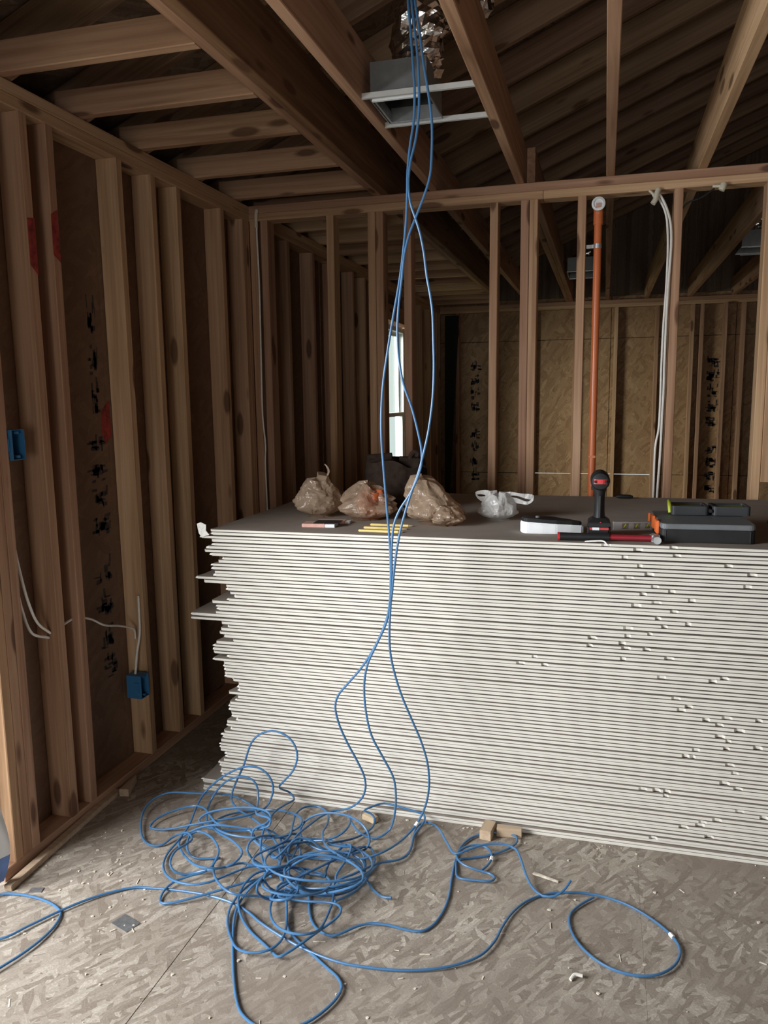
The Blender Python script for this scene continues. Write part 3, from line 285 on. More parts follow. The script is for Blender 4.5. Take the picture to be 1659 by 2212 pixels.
class MB:
    """collects shapes into one mesh"""
    def __init__(s): s.v = []; s.f = []; s.m = []; s.mi = 0
    def poly(s, vs, fs):
        b = len(s.v); s.v += [tuple(v) for v in vs]
        for f in fs: s.f.append([b+i for i in f]); s.m.append(s.mi)
    def box(s, x0, x1, y0, y1, z0, z1):
        s.poly([(x0, y0, z0), (x1, y0, z0), (x1, y1, z0), (x0, y1, z0), (x0, y0, z1), (x1, y0, z1), (x1, y1, z1), (x0, y1, z1)],
               [(3, 2, 1, 0), (4, 5, 6, 7), (0, 1, 5, 4), (1, 2, 6, 5), (2, 3, 7, 6), (3, 0, 4, 7)])
    def prism(s, pts, z0, z1):
        n = len(pts)
        s.poly([(x, y, z0) for x, y in pts]+[(x, y, z1) for x, y in pts],
               [list(range(n))[::-1], list(range(n, 2*n))]+[(i, (i+1) % n, n+(i+1) % n, n+i) for i in range(n)])
    def tube(s, pts, r, n=8, closed=False, caps=True):
        pts = [Vector(p) for p in pts]; rings = []
        up_ = Vector((0, 0, 1)); prev = None
        for i, p in enumerate(pts):
            t = (pts[min(i+1, len(pts)-1)]-pts[max(i-1, 0)])
            t = t.normalized() if t.length > 1e-9 else Vector((0, 0, 1))
            if prev is None:
                a = t.orthogonal().normalized()
            else:
                a = (prev-t*prev.dot(t)); a = a.normalized() if a.length > 1e-6 else t.orthogonal().normalized()
            prev = a; b = t.cross(a); rr = r[i] if isinstance(r, (list, tuple)) else r
            rings.append([p+(a*math.cos(2*math.pi*k/n)+b*math.sin(2*math.pi*k/n))*rr for k in range(n)])
        vs = [v for q in rings for v in q]; fs = []
        for i in range(len(rings)-1):
            for k in range(n): fs.append((i*n+k, i*n+(k+1) % n, (i+1)*n+(k+1) % n, (i+1)*n+k))
        if caps: fs += [list(range(n))[::-1], list(range((len(rings)-1)*n, len(rings)*n))]
        s.poly(vs, fs)
    def lathe(s, prof, n=24, axis='z', c=(0, 0, 0)):
        vs = []
        for r, h in prof:
            for k in range(n):
                a = 2*math.pi*k/n; x, y = r*math.cos(a), r*math.sin(a)
                v = {'z': (x, y, h), 'y': (x, h, y), 'x': (h, x, y)}[axis]
                vs.append((v[0]+c[0], v[1]+c[1], v[2]+c[2]))
        fs = []
        for i in range(len(prof)-1):
            for k in range(n): fs.append((i*n+k, i*n+(k+1) % n, (i+1)*n+(k+1) % n, (i+1)*n+k))
        fs += [list(range(n))[::-1], list(range((len(prof)-1)*n, len(prof)*n))]
        s.poly(vs, fs)
    def build(s, name, mats, parent=None, loc=(0, 0, 0), rot=(0, 0, 0), smooth=False, bevel=0.0):
        me = bpy.data.meshes.new(name); me.from_pydata(s.v, [], s.f); me.validate()
        mats = mats if isinstance(mats, (list, tuple)) else [mats]
        for m in mats: me.materials.append(m)
        if len(mats) > 1 and len(me.polygons) == len(s.m): me.polygons.foreach_set('material_index', s.m)
        bm = bmesh.new(); bm.from_mesh(me)
        bmesh.ops.recalc_face_normals(bm, faces=bm.faces)
        if bevel: bmesh.ops.bevel(bm, geom=list(bm.edges), offset=bevel, segments=2, affect='EDGES', clamp_overlap=True)
        bm.to_mesh(me); bm.free()
        if smooth:
            for p in me.polygons: p.use_smooth = True
            if hasattr(me, 'set_sharp_from_angle'): me.set_sharp_from_angle(angle=0.7)
        return link(name, me, None, parent, loc, rot)
def spline(pts, step=0.012):
    P = [Vector(p) for p in pts]; P = [P[0]*2-P[1]]+P+[P[-1]*2-P[-2]]; out = []
    for i in range(1, len(P)-2):
        p0, p1, p2, p3 = P[i-1:i+3]
        n = max(2, int((p2-p1).length/step))
        # centripetal Catmull-Rom
        t0 = 0; t1 = t0+max((p1-p0).length, 1e-4)**0.5; t2 = t1+max((p2-p1).length, 1e-4)**0.5; t3 = t2+max((p3-p2).length, 1e-4)**0.5
        for k in range(n):
            t = t1+(t2-t1)*k/n
            a1 = p0*((t1-t)/(t1-t0))+p1*((t-t0)/(t1-t0)); a2 = p1*((t2-t)/(t2-t1))+p2*((t-t1)/(t2-t1)); a3 = p2*((t3-t)/(t3-t2))+p3*((t-t2)/(t3-t2))
            b1 = a1*((t2-t)/(t2-t0))+a2*((t-t0)/(t2-t0)); b2 = a2*((t3-t)/(t3-t1))+a3*((t-t1)/(t3-t1))
            out.append(b1*((t2-t)/(t2-t1))+b2*((t-t1)/(t2-t1)))
    out.append(P[-2]); return out
def panels(parent, name, mat, u0, u1, v0, v1, ustep, vsteps, fn, holes=(), gap=0.003, uoff=0.0):
    """sheathing boards in a (u, v) plane, cut around rectangular holes; fn(u0,u1,v0,v1) -> box bounds"""
    us = [u0]; u = u0+uoff if uoff else u0+ustep
    while u < u1-0.05: us.append(u); u += ustep
    us.append(u1); vs = [v0]+[v for v in vsteps if v0 < v < v1]+[v1]
    for a, b in zip(us, us[1:]):
        for c, d in zip(vs, vs[1:]):
            rects = [(a, b, c, d)]
            for (ha, hb, hc, hd) in holes:
                nr = []
                for (ra, rb, rc, rd) in rects:
                    if hb <= ra or ha >= rb or hd <= rc or hc >= rd: nr.append((ra, rb, rc, rd)); continue
                    if ra < ha: nr.append((ra, ha, rc, rd))
                    if rb > hb: nr.append((hb, rb, rc, rd))
                    x0, x1 = max(ra, ha), min(rb, hb)
                    if rc < hc: nr.append((x0, x1, rc, hc))
                    if rd > hd: nr.append((x0, x1, hd, rd))
                rects = nr
            for (ra, rb, rc, rd) in rects:
                g = gap/2
                bb = fn(ra+g, rb-g, rc+g, rd-g)
                lum(name, *bb, mat, parent, 0)

# ------------------------------------------------------------------ floor
floor = MB(); floor.box(XS-0.02, XR+0.02, YF-0.1, YB+0.02, -0.2, -0.019)
floor = tag(floor.build('floor', SUB), kind='structure')
for fa, fb in ((XS, -1.0810), (-1.0788, XR)):     # the seam left of the tangle stands open
    panels(floor, 'osb_panel', OSB_FLOOR, fa, fb, YF, YB, 1.22, [-1.2, 1.24, 3.68, 6.12], lambda a, b, c, d: (a, b, c, d, -0.018, 0.0), gap=0.0005)

# ------------------------------------------------------------------ left wall
WIN = (6.24, 7.33, 0.62, 2.14)      # window hole (y0, y1, z0, z1)
DOOR = (-0.05, 1.80, -0.01, 2.06)   # open doorway beside the camera
wl = tag(empty('wall_left', (0, 0, 0)), kind='structure')
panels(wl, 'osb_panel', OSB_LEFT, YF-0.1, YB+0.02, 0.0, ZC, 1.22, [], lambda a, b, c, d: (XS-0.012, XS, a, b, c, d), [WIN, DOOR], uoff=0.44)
lum('bottom_plate', XS, XW, DOOR[1]+0.115-0.05, YB, 0.0, 0.038, W_Y, wl)
lum('bottom_plate', XS, XW, YF, DOOR[0]-0.02, 0.0, 0.038, W_Y, wl)
lum('top_plate', XS, XW, YF, YB, ZC-0.076, ZC-0.0385, W_Y, wl)
lum('top_plate', XS, XW, YF, YB, ZC-0.038, ZC, W_Y, wl)
SZ0, SZ1 = 0.0385, ZC-0.0765
def stud_l(y, z0=SZ0, z1=SZ1, tilt=0.0):
    o = lum('stud', XS+0.001, XW, y, y+0.038, z0, z1, W_Z, wl)
    o.rotation_euler.x = tilt
    return o
left_studs = [1.915, 1.954, 1.993, 2.190, 2.305, 2.702, 2.930, 3.122, 3.530, 3.765, 3.803]
LS = [stud_l(y, tilt=t) for y, t in zip(left_studs, (0, 0, 0, 0.004, -0.003, 0.006, 0.002, -0.002, 0.003, 0, 0))]
for y in (4.02, 4.34, 4.75, 5.16, 5.56, 5.86, 6.16, 6.20, 7.335, 7.375, 7.78, 8.19, 8.55, 8.70): stud_l(y)
for y in (-2.5, -2.1, -1.7, -1.3, -0.9, -0.5, -0.13, -0.091): stud_l(y)
lum('header', XS+0.001, XW, -0.052, 1.913, 2.062, 2.20, W_Y, wl)
lum('header', XS+0.001, XW, 6.239, 7.334, 2.145, 2.28, W_Y, wl)
lum('rough_sill', XS+0.001, XW, 6.239, 7.334, 0.58, 0.618, W_Y, wl)
for y in (0.3, 0.7, 1.1, 1.5): stud_l(y, 2.201, SZ1)
for y in (6.6, 7.0): stud_l(y, SZ0, 0.579)
def stamp(parent, name, n, w, h, seed, place):
    """a column of blurred factory lettering blocks printed on sheathing"""
    rnd = random.Random(seed); mb = MB(); z = 0
    for i in range(n):
        hh = h/n*0.80
        for k in range(rnd.randint(3, 5)):        # smeared blocks
            u0 = rnd.uniform(0, w*0.6); v0 = z+rnd.uniform(0, hh*0.6); du = rnd.uniform(0.2, 0.45)*w; dv = rnd.uniform(0.15, 0.4)*hh; q = 0.15*du
            mb.poly([place(u0+q, v0), place(u0+du-q, v0), place(u0+du, v0+q), place(u0+du, v0+dv-q), place(u0+du-q, v0+dv), place(u0+q, v0+dv), place(u0, v0+dv-q), place(u0, v0+q)], [tuple(range(8))])
        for k in range(rnd.randint(8, 12)):       # strokes of worn letters turned on their side
            u0 = rnd.uniform(0, w*0.9); v0 = z+rnd.uniform(0, hh*0.85)
            if rnd.random() < 0.6: du, dv = rnd.uniform(0.15, 0.45)*w, rnd.uniform(0.06, 0.14)*hh
            else: du, dv = rnd.uniform(0.08, 0.16)*w, rnd.uniform(0.2, 0.45)*hh
            q = rnd.uniform(-0.04, 0.04)*w
            mb.poly([place(u0, v0), place(u0+du, v0+q), place(u0+du+q, v0+dv), place(u0+q, v0+dv-q)], [(0, 1, 2, 3)])
        z += h/n
    return mb.build(name, INK, parent)
stamp(wl, 'ink_stamp', 3, 0.085, 0.46, 3, lambda u, v: (XS+0.0006, 2.585-u*0.6+0.05, 1.44+v))
stamp(wl, 'ink_stamp', 4, 0.10, 0.42, 5, lambda u, v: (XS+0.0006, 2.655-u, 0.98+v))
stamp(wl, 'ink_stamp', 4, 0.09, 0.52, 8, lambda u, v: (XS+0.0006, 2.64-u, 0.40+v))
stamp(wl, 'ink_stamp', 3, 0.09, 0.5, 9, lambda u, v: (XS+0.0006, 5.9-u, 1.0+v))
def spray(parent, pts, name='spray_mark'):
    mb = MB(); mb.poly(pts, [tuple(range(len(pts)))]); return mb.build(name, REDSPRAY, parent)
spray(wl, [(XW+0.0008, 2.192, 2.075), (XW+0.0008, 2.226, 2.08), (XW+0.0008, 2.227, 1.90), (XW+0.0008, 2.192, 1.93)])
spray(wl, [(XW+0.0008, 2.307, 2.11), (XW+0.0008, 2.341, 2.13), (XW+0.0008, 2.342, 1.96), (XW+0.0008, 2.307, 1.98)])
spray(wl, [(XS+0.001, 2.635, 1.46), (XS+0.001, 2.688, 1.50), (XS+0.001, 2.69, 1.36), (XS+0.001, 2.65, 1.33), (XS+0.001, 2.63, 1.38)])

# open doorway trim
d1 = tag(empty('door_1', (XS, 0.9, 0)), kind='structure')
lum('threshold', -0.06, 0.02, -0.93, 0.88, 0.0, 0.014, ALU, d1)

# window in the left wall of the back room
w1 = tag(empty('window_1', (XS-0.005, 6.785, 0.62)), kind='structure')
wy0, wy1, wh = -0.535, 0.535, 1.51
for (a, b, c, d) in ((wy0, wy0+0.045, 0.045, wh-0.045), (wy1-0.045, wy1, 0.045, wh-0.045)): lum('jamb', -0.05, 0.035, a, b, c, d, VINYL, w1)
lum('frame_head', -0.05, 0.035, wy0, wy1, wh-0.045, wh, VINYL, w1)
lum('frame_sill', -0.05, 0.045, wy0, wy1, 0, 0.045, VINYL, w1)
for nm, z0, z1, x0 in (('lower_sash', 0.047, 0.735, 0.005), ('upper_sash', 0.70, wh-0.047, -0.03)):
    mb = MB(); ya, yb = wy0+0.047, wy1-0.047; s = 0.035
    mb.box(x0, x0+0.025, ya, ya+s, z0, z1); mb.box(x0, x0+0.025, yb-s, yb, z0, z1)
    mb.box(x0, x0+0.025, ya+s, yb-s, z0, z0+s); mb.box(x0, x0+0.025, ya+s, yb-s, z1-s, z1)
    so = mb.build(nm, VINYL, w1)
    pb = MB(); pb.box(x0+0.010, x0+0.014, ya+s-0.002, yb-s+0.002, z0+s-0.002, z1-s+0.002); pb.build('pane', GLASS, so)

# ------------------------------------------------------------------ stud partition behind the stack
wp = tag(empty('wall_partition', (0, 0, 0)), kind='structure')
PY0, PY1 = YP, YP+0.089
lum('bottom_plate', XW+0.001, 2.3, PY0, PY1, 0, 0.038, W_X, wp)
lum('top_plate', XW+0.001, -0.30, PY0, PY1, ZC-0.076, ZC-0.0385, W_X, wp)
lum('top_plate', -0.298, XR, PY0, PY1, ZC-0.076, ZC-0.0385, W_X, wp)
lum('top_plate', XW+0.001, 1.35, PY0, PY1, ZC-0.038, ZC, W_X, wp)
lum('top_plate', 1.352, XR, PY0, PY1, ZC-0.038, ZC, W_X, wp)
part_x = [-1.775, -1.715, -1.362, -1.145, -1.106, -0.962, -0.546, -0.400, -0.361, -0.142, 0.270, 0.645, 1.08, 1.49, 1.90, 2.262]
PS = []
for x, t in zip(part_x, (0, 0, .002, 0, .001, -.002, .002, 0, .001, -.001, .001, .001, 0, 0, 0, 0)):
    o = lum('stud', x, x+0.038, PY0, PY1, SZ0, SZ1, W_Z, wp); o.rotation_euler.y = t; PS.append(o)
lum('scab_board', 0.684, 0.722, PY0-0.006, PY1-0.006, 1.10, SZ1, W_Z, wp)

# ------------------------------------------------------------------ back wall
wb = tag(empty('wall_back', (0, 0, 0)), kind='structure')
panels(wb, 'osb_panel', OSB_BACK, XS-0.012, XR, 0.0, ZC+0.05, 1.22, [0.643, 2.083], lambda a, b, c, d: (a, b, YB, YB+0.012, c, d), uoff=0.70, gap=0.006)
mb = MB(); yy0, yy1 = YB+0.0125, YB+0.02
mb.box(XS-0.02, XR, yy0, yy1, -0.02, 0.640); mb.box(XS-0.02, XR, yy0, yy1, 0.646, ZC+0.05); mb.box(XS-0.02, -0.90, yy0, yy1, 0.640, 0.646); mb.box(0.50, XR, yy0, yy1, 0.640, 0.646)
mb.build('light_leak_backing', FELT, wb)  # unseen backing added to stop light leaking through joints, one slit left open
BY0 = YB-0.089
lum('bottom_plate', XW, XR, BY0, YB-0.001, 0, 0.038, W_X, wb)
lum('top_plate', XW, XR, BY0, YB-0.001, ZC-0.076, ZC-0.0385, W_X, wb)
lum('top_plate', XW, XR, BY0, YB-0.001, ZC-0.038, ZC, W_X, wb)
for x in (-1.60, -1.19, -0.78, -0.34, 0.075, 0.48, 0.82, 0.91, 1.13, 1.30, 1.72, 2.12, 2.53, 2.94, 3.35):
    lum('stud', x, x+0.038, BY0, YB-0.001, SZ0, SZ1, W_Z, wb)
stamp(wb, 'ink_stamp', 4, 0.10, 0.62, 21, lambda u, v: (-1.45+u, YB-0.0008, 1.30+v))
stamp(wb, 'ink_stamp', 4, 0.10, 0.62, 22, lambda u, v: (-1.45+u, YB-0.0008, 0.55+v))
stamp(wb, 'ink_stamp', 5, 0.12, 0.75, 23, lambda u, v: (1.00+u, YB-0.0008, 1.15+v))
stamp(wb, 'ink_stamp', 4, 0.12, 0.55, 24, lambda u, v: (1.02+u, YB-0.0008, 0.45+v))

# ------------------------------------------------------------------ walls out of view (right, behind the camera)
FWIN = (-0.5, 1.40, -0.01, 2.06)
wr = tag(empty('wall_right', (0, 0, 0)), kind='structure')
panels(wr, 'osb_panel', OSB_LEFT, YF-0.1, YB+0.02, 0.0, 5.0, 1.22, [2.44], lambda a, b, c, d: (XR, XR+0.012, a, b, c, d))
for k in range(28): lum('stud', XR-0.089, XR-0.001, YF+0.05+k*0.406, YF+0.088+k*0.406, 0.038, ZC-0.04, W_Z, wr)
wf = tag(empty('wall_front', (0, 0, 0)), kind='structure')
panels(wf, 'osb_panel', OSB_BACK, XS-0.012, XR, 0.0, ZC, 1.22, [], lambda a, b, c, d: (a, b, YF-0.1, YF-0.088, c, d), [FWIN])
for x in (-1.7, -1.3, -0.9, -0.54, 1.41, 1.8, 2.2, 2.6, 3.0, 3.3): lum('stud', x, x+0.038, YF-0.087, YF, 0.038, ZC-0.04, W_Z, wf)
d2 = tag(empty('door_2', (0.45, YF-0.095, 0)), kind='structure')
for (a, b, c, d) in ((-0.95, -0.90, 0.0, 2.0), (0.90, 0.95, 0.0, 2.0), (-0.95, 0.95, 2.001, 2.05)):
    lum('jamb', a, b, -0.03, 0.04, c, d, VINYL, d2)

# ------------------------------------------------------------------ ceiling framing and roof deck
def deck_z(x): return ZC+0.16+(x-XW)*SLOPE
c = MB()
c.poly([(XS-0.35, YF-0.15, deck_z(XS-0.35)), (XR+0.05, YF-0.15, deck_z(XR+0.05)), (XR+0.05, YB+0.05, deck_z(XR+0.05)), (XS-0.35, YB+0.05, deck_z(XS-0.35)),
        (XS-0.35, YF-0.15, deck_z(XS-0.35)+0.014), (XR+0.05, YF-0.15, deck_z(XR+0.05)+0.014), (XR+0.05, YB+0.05, deck_z(XR+0.05)+0.014), (XS-0.35, YB+0.05, deck_z(XS-0.35)+0.014)],
       [(0, 1, 2, 3), (7, 6, 5, 4), (0, 4, 5, 1), (1, 5, 6, 2), (2, 6, 7, 3), (3, 7, 4, 0)])
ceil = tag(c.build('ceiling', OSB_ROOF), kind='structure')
g = MB()
for y in (YB+0.013, YF-0.087):
    g.poly([(XS-0.35, y, ZC-0.02), (XR+0.03, y, ZC-0.02), (XR+0.03, y, deck_z(XR+0.03)), (XS-0.35, y, deck_z(XS-0.35))], [(0, 1, 2, 3)])
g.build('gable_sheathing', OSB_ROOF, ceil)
lum('eave_board', XS-0.30, XS-0.012, YF-0.1, YB, ZC-0.06, ZC-0.045, OSB_ROOF, ceil, 0)
lum('fascia', XS-0.34, XS-0.30, YF-0.1, YB, ZC-0.08, ZC+0.05, RAFT, ceil, 0)
ang = math.atan(SLOPE); RL = (XR-0.02-(XS-0.28))/math.cos(ang)
JY = [2.10-0.385*k for k in range(11, 0, -1)]+[2.10, 2.48, 2.86, 3.295, 3.69]+[4.09+0.41*k for k in range(9)]+[7.70, 8.10, 8.50]
for y in JY:
    xm = (XR-0.02+XS-0.28)/2
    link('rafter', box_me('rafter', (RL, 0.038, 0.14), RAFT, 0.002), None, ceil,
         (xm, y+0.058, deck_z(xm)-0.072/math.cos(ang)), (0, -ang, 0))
    lum('short_joist', XS+0.005, -1.1155, y, y+0.038, ZC+0.0005, ZC+0.0895, W_X, ceil)
for x0 in (-1.115, -1.0765):
    lum('beam', x0, x0+0.038, YF, 7.66, ZC+0.0005, ZC+0.225, BEAM_SHADED_Y if x0 > -1.1 else W_Y, ceil)  # right ply gets the darker wood as painted shade
lum('cross_header', XW, -1.0, 7.665, 7.703, ZC+0.0005, ZC+0.14, W_X, ceil)
for x in (-0.835, -0.425, -0.022, 0.365, 0.785, 1.20, 1.61, 2.02, 2.43, 2.84, 3.25):
    lum('ceiling_joist', x, x+0.038, YF, YB-0.002, ZC+0.0005, ZC+0.184, W_Y, ceil)
lum('ceiling_joist', -0.385, -0.347, 3.95, YB-0.002, ZC+0.0005, ZC+0.184, W_Y, ceil)

# ------------------------------------------------------------------ drywall stack: every sheet its own object
NSH = len(SHEET_LEFT); PITCH_S = ZS/NSH; SW = 1.205; SX1 = 2.25
def sheet(i):
    rnd = random.Random(100+i)
    z0 = i*PITCH_S+0.0005
    th = PITCH_S-(0.0040 if i % 2 else 0.0024)-rnd.uniform(0, 0.0008)   # pairs lie face to face: wide and narrow joints take turns
    xl = SHEET_LEFT[i]; yf = YS+rnd.uniform(-0.003, 0.003)
    if i in (2, 5, 11, 17): yf += 0.007
    xs = [xl+0.004]; ys = [0.0]
    for xd in DENTS.get(i, []):
        w = rnd.uniform(0.010, 0.020); dp = rnd.uniform(0.004, 0.010)
        for dx, dy in ((-w, 0), (-w*0.55, dp), (w*0.2, dp*0.8), (w*0.6, 0)):
            if xd+dx > xs[-1]+0.002: xs.append(xd+dx); ys.append(dy)
    k = xs[-1]
    while k < SX1-0.3: k += 0.3; xs.append(k); ys.append(rnd.uniform(0, 0.0008))
    xs.append(SX1+rnd.uniform(-0.01, 0.01)); ys.append(0)
    outline = [(x, yf+y) for x, y in zip(xs, ys)]+[(xs[-1], YS+SW), (xl, YS+SW)]
    # broken left end
    outline += [(xl+rnd.uniform(-0.006, 0.006), YS+SW*0.5), (xl+rnd.uniform(-0.004, 0.010), YS+0.05), (xl-rnd.uniform(0, 0.006), yf+0.012)]
    n = len(outline); nf = len(xs)
    mb = MB(); ch = 0.0012
    inset = [(x, y+(ch if j < nf else 0)) for j, (x, y) in enumerate(outline)]
    vs = [(x, y, z0) for x, y in inset]+[(x, y, z0+ch) for x, y in outline]+[(x, y, z0+th-ch) for x, y in outline]+[(x, y, z0+th) for x, y in inset]
    mb.v = vs; side = []
    for r in range(3):
        for j in range(n): side.append((r*n+j, r*n+(j+1) % n, (r+1)*n+(j+1) % n, (r+1)*n+j))
    mb.f = [tuple(range(n))[::-1], tuple(range(3*n, 4*n))]+side
    mb.m = [1, 1]+[0]*len(side)
    o = mb.build('drywall_sheet', [PAPER, BACKP])
    # loose torn paper and crumbs at the broken end
    if i % 3 != 1:
        q = MB()
        for k in range(rnd.randint(1, 2)):
            y = yf+0.003+k*0.012; x = xl+rnd.uniform(-0.002, 0.004); s = rnd.uniform(0.004, 0.011)
            q.poly([(x+0.006, y, z0+0.001), (x-s, y+0.002, z0+rnd.uniform(0.0, 0.003)), (x-s*0.8, y+0.004, z0+th*0.7), (x+0.004, y+0.003, z0+th*0.97), (x+0.006, y+0.009, z0+th*0.5)],
                   [(0, 1, 2, 3), (0, 1, 4), (1, 2, 4), (2, 3, 4), (3, 0, 4)])
        q.build('torn_edge', GYPSUM, o)
    return o
SHEETS = []
ONES = 'first second third fourth fifth sixth seventh eighth ninth tenth eleventh twelfth thirteenth fourteenth fifteenth sixteenth seventeenth eighteenth nineteenth'.split()
def ordinal(n):
    if n < 20: return ONES[n-1]
    t_ = {2: 'twent', 3: 'thirt', 4: 'fort'}[n//10]
    return t_+'ieth' if n % 10 == 0 else t_+'y-'+ONES[n % 10-1]
GRP = 'drywall sheets in the tall stack'
for i in range(NSH):
    o = sheet(i); lab = None
    if i == NSH-1: lab = 'topmost drywall sheet of the tall stack, carrying the tools and bags'
    elif i == NSH-2: lab = 'second drywall sheet from the top, directly below the tool-covered one'
    elif i == NSH-3: lab = 'third drywall sheet from the top, with a torn white flap at its left corner'
    elif i == 0: lab = 'bottom drywall sheet of the stack, lying on the floor and jutting out left'
    elif i == 1: lab = 'second lowest drywall sheet, jutting out left just above the floor'
    elif i == 54: lab = 'upper one of the two drywall sheets jutting farthest left at mid stack'
    elif i == 53: lab = 'lower one of the two drywall sheets jutting farthest left at mid stack'
    elif i == 65: lab = 'drywall sheet jutting out left in the upper third of the stack'
    else: lab = ('%s drywall sheet counted from the top of the tall stack' % ordinal(NSH-i)) if i >= NSH//2 else ('%s drywall sheet counted up from the floor in the tall stack' % ordinal(i+1))
    tag(o, lab, 'drywall sheet', GRP); SHEETS.append(o)
zt = (NSH-3)*PITCH_S
mb = MB(); x0 = -1.418
P = [(x0+0.004, zt+0.004), (x0-0.006, zt+0.02), (x0-0.010, zt+0.055), (x0+0.006, zt+0.061), (x0+0.026, zt+0.052), (x0+0.024, zt+0.03), (x0+0.036, zt+0.014), (x0+0.02, zt+0.010)]
n = len(P); mb.poly([(x, YS-0.004-(z-zt)*0.10, z) for x, z in P]+[(x, YS-0.001-(z-zt)*0.10, z) for x, z in P],
                    [tuple(range(n))[::-1], tuple(range(n, 2*n))]+[(i, (i+1) % n, n+(i+1) % n, n+i) for i in range(n)])
mb.build('torn_flap', GYPSUM, SHEETS[NSH-3])
ZT = (NSH-1)*PITCH_S+PITCH_S-0.0005     # walking surface of the stack for things lying on it
ZT = max(v.co.z for v in SHEETS[-1].data.vertices)+0.0003

# ------------------------------------------------------------------ blue cables
def cable(name, pts, r, mat, label, cat, group=None, step=0.014):
    mb = MB(); mb.tube(spline(pts, step), r, 8)
    return tag(mb.build(name, mat, smooth=True), label, cat, group)
CG = 'blue network cables'
CL = {'A': 'blue hanging cable that kinks farthest left halfway down the stack',
      'B': 'blue hanging cable in the middle of the three low down',
      'C': 'blue cable hanging rightmost low down, bowing right before it reaches the floor',
      'D': 'long blue cable across the floor ending in the large ring at right',
      'E': 'blue cable coiled through the left and middle of the floor tangle, reaching farthest left',
      'F': 'blue cable whose tip points up beside the large ring'}
CO = {k: cable('network_cable', CABLES[k], 0.0037, CABLE, CL[k], 'cable', CG) for k in CABLES}
def tape(parent, p, d, r=0.0062, ln=0.016):
    mb = MB(); a = Vector(p); d = Vector(d).normalized()*ln/2; mb.tube([a-d, a+d], r, 6); mb.build('tape_label', TAPE, parent)
def nearest(k, q):
    P = CABLES[k]; j = min(range(1, len(P)-1), key=lambda i: (Vector(P[i])-Vector(q)).length)
    return Vector(P[j]), Vector(P[j+1])-Vector(P[j-1])
for k, q in (('C', (-0.60, 2.45, 0.03)), ('A', (-0.27, 2.33, 0.012)), ('D', (0.235, 2.12, 0.006))):
    tape(CO[k], *nearest(k, q))

# ------------------------------------------------------------------ things on the stack
def blob(name, mat, parent, c, rx, ry, h, seed, amp=0.22, top=0.35, n=56, rings=34, creases=9, lean=(0, 0)):
    """crumpled soft body standing on z = c.z: full belly, gathered top"""
    mb = MB(); off = Vector((seed*3.7, seed*1.3, seed*0.7))
    vs = []
    for i in range(rings+1):
        t = i/rings
        prof = (math.sin(min(1, t/0.28)*math.pi/2)**0.6) if t < 0.28 else (1-(1-top)*((t-0.28)/0.72)**1.7)
        if i == rings: prof *= 0.15
        if i == 0: prof = 0.62
        for k in range(n):
            a = 2*math.pi*k/n
            p = Vector((math.cos(a), math.sin(a), t*1.6))
            w = noise.noise(p*1.6+off)*amp*1.2+noise.ridged_multi_fractal(p*2.4+off, 1.0, 2.0, 3, 1.0, 2.0)*amp*0.30-amp*0.3
            w += 0.05*math.sin(creases*a+3*noise.noise(p*2+off))*t
            cr = noise.voronoi(p*3.1+off*1.7)[0]
            w += amp*(0.55*(cr[1]-cr[0])-0.18)+amp*0.22*abs(noise.noise(p*7.0+off))
            rr = prof*(1+w)
            zz = t*h*(1+0.22*noise.noise(Vector((math.cos(a)*1.2, math.sin(a)*1.2, 5))+off)*t)
            vs.append((c[0]+rx*rr*math.cos(a)+lean[0]*t, c[1]+ry*rr*math.sin(a)+lean[1]*t, c[2]+max(0, zz)))
    fs = []
    for i in range(rings):
        for k in range(n): fs.append((i*n+k, i*n+(k+1) % n, (i+1)*n+(k+1) % n, (i+1)*n+k))
    fs += [tuple(range(n))[::-1], tuple(range(rings*n, (rings+1)*n))]
    mb.poly(vs, fs)
    return mb.build(name, mat, parent, smooth=True)
def ribbon(mb, pts, w, wd=Vector((0, 0, 1)), thick=0.0012):
    pts = spline(pts, 0.01); vs = []
    for i, p in enumerate(pts):
        ww = w*(1+0.25*math.sin(i*0.7)); d = (wd+Vector((0.3*math.sin(i*0.5), 0.3*math.cos(i*0.4), 0))).normalized()
        t = Vector((0, 1, 0))*thick
        vs += [p-d*ww/2, p+d*ww/2, p+d*ww/2+t, p-d*ww/2+t]
    fs = []
    for i in range(len(pts)-1):
        a = i*4; b = a+4
        for k in range(4): fs.append((a+k, a+(k+1) % 4, b+(k+1) % 4, b+k))
    fs += [(0, 1, 2, 3), (len(vs)-4, len(vs)-3, len(vs)-2, len(vs)-1)]
    mb.poly(vs, fs)
BG = 'plastic shopping bags on the stack'
# upright tan bag
b = tag(empty('plastic_bag', (-1.095, 2.95, ZT)), 'upright tan plastic bag, leftmost on the stack', 'plastic bag', BG)
blob('film', BAGTAN, b, (0, 0, 0), 0.088, 0.08, 0.165, 2.1, 0.24, 0.55, lean=(-0.012, 0))
mb = MB(); ribbon(mb, [(0.02, 0.01, 0.15), (0.035, 0.01, 0.175), (0.03, 0.01, 0.195), (0.018, 0.01, 0.208)], 0.007, Vector((1, 0, 0.2))); mb.build('tied_tip', BAGTAN, b)
# low tan bag with orange contents
b = tag(empty('plastic_bag', (-0.885, 2.90, ZT)), 'low crumpled tan plastic bag with something orange showing inside', 'plastic bag', BG)
blob('film', BAGCLEAR, b, (0, 0, 0), 0.105, 0.085, 0.135, 5.3, 0.30, 0.42, lean=(0.005, 0.02))
blob('orange_package', ORWRAP, b, (0.022, 0.012, 0.002), 0.062, 0.050, 0.112, 7.7, 0.12, 0.7)
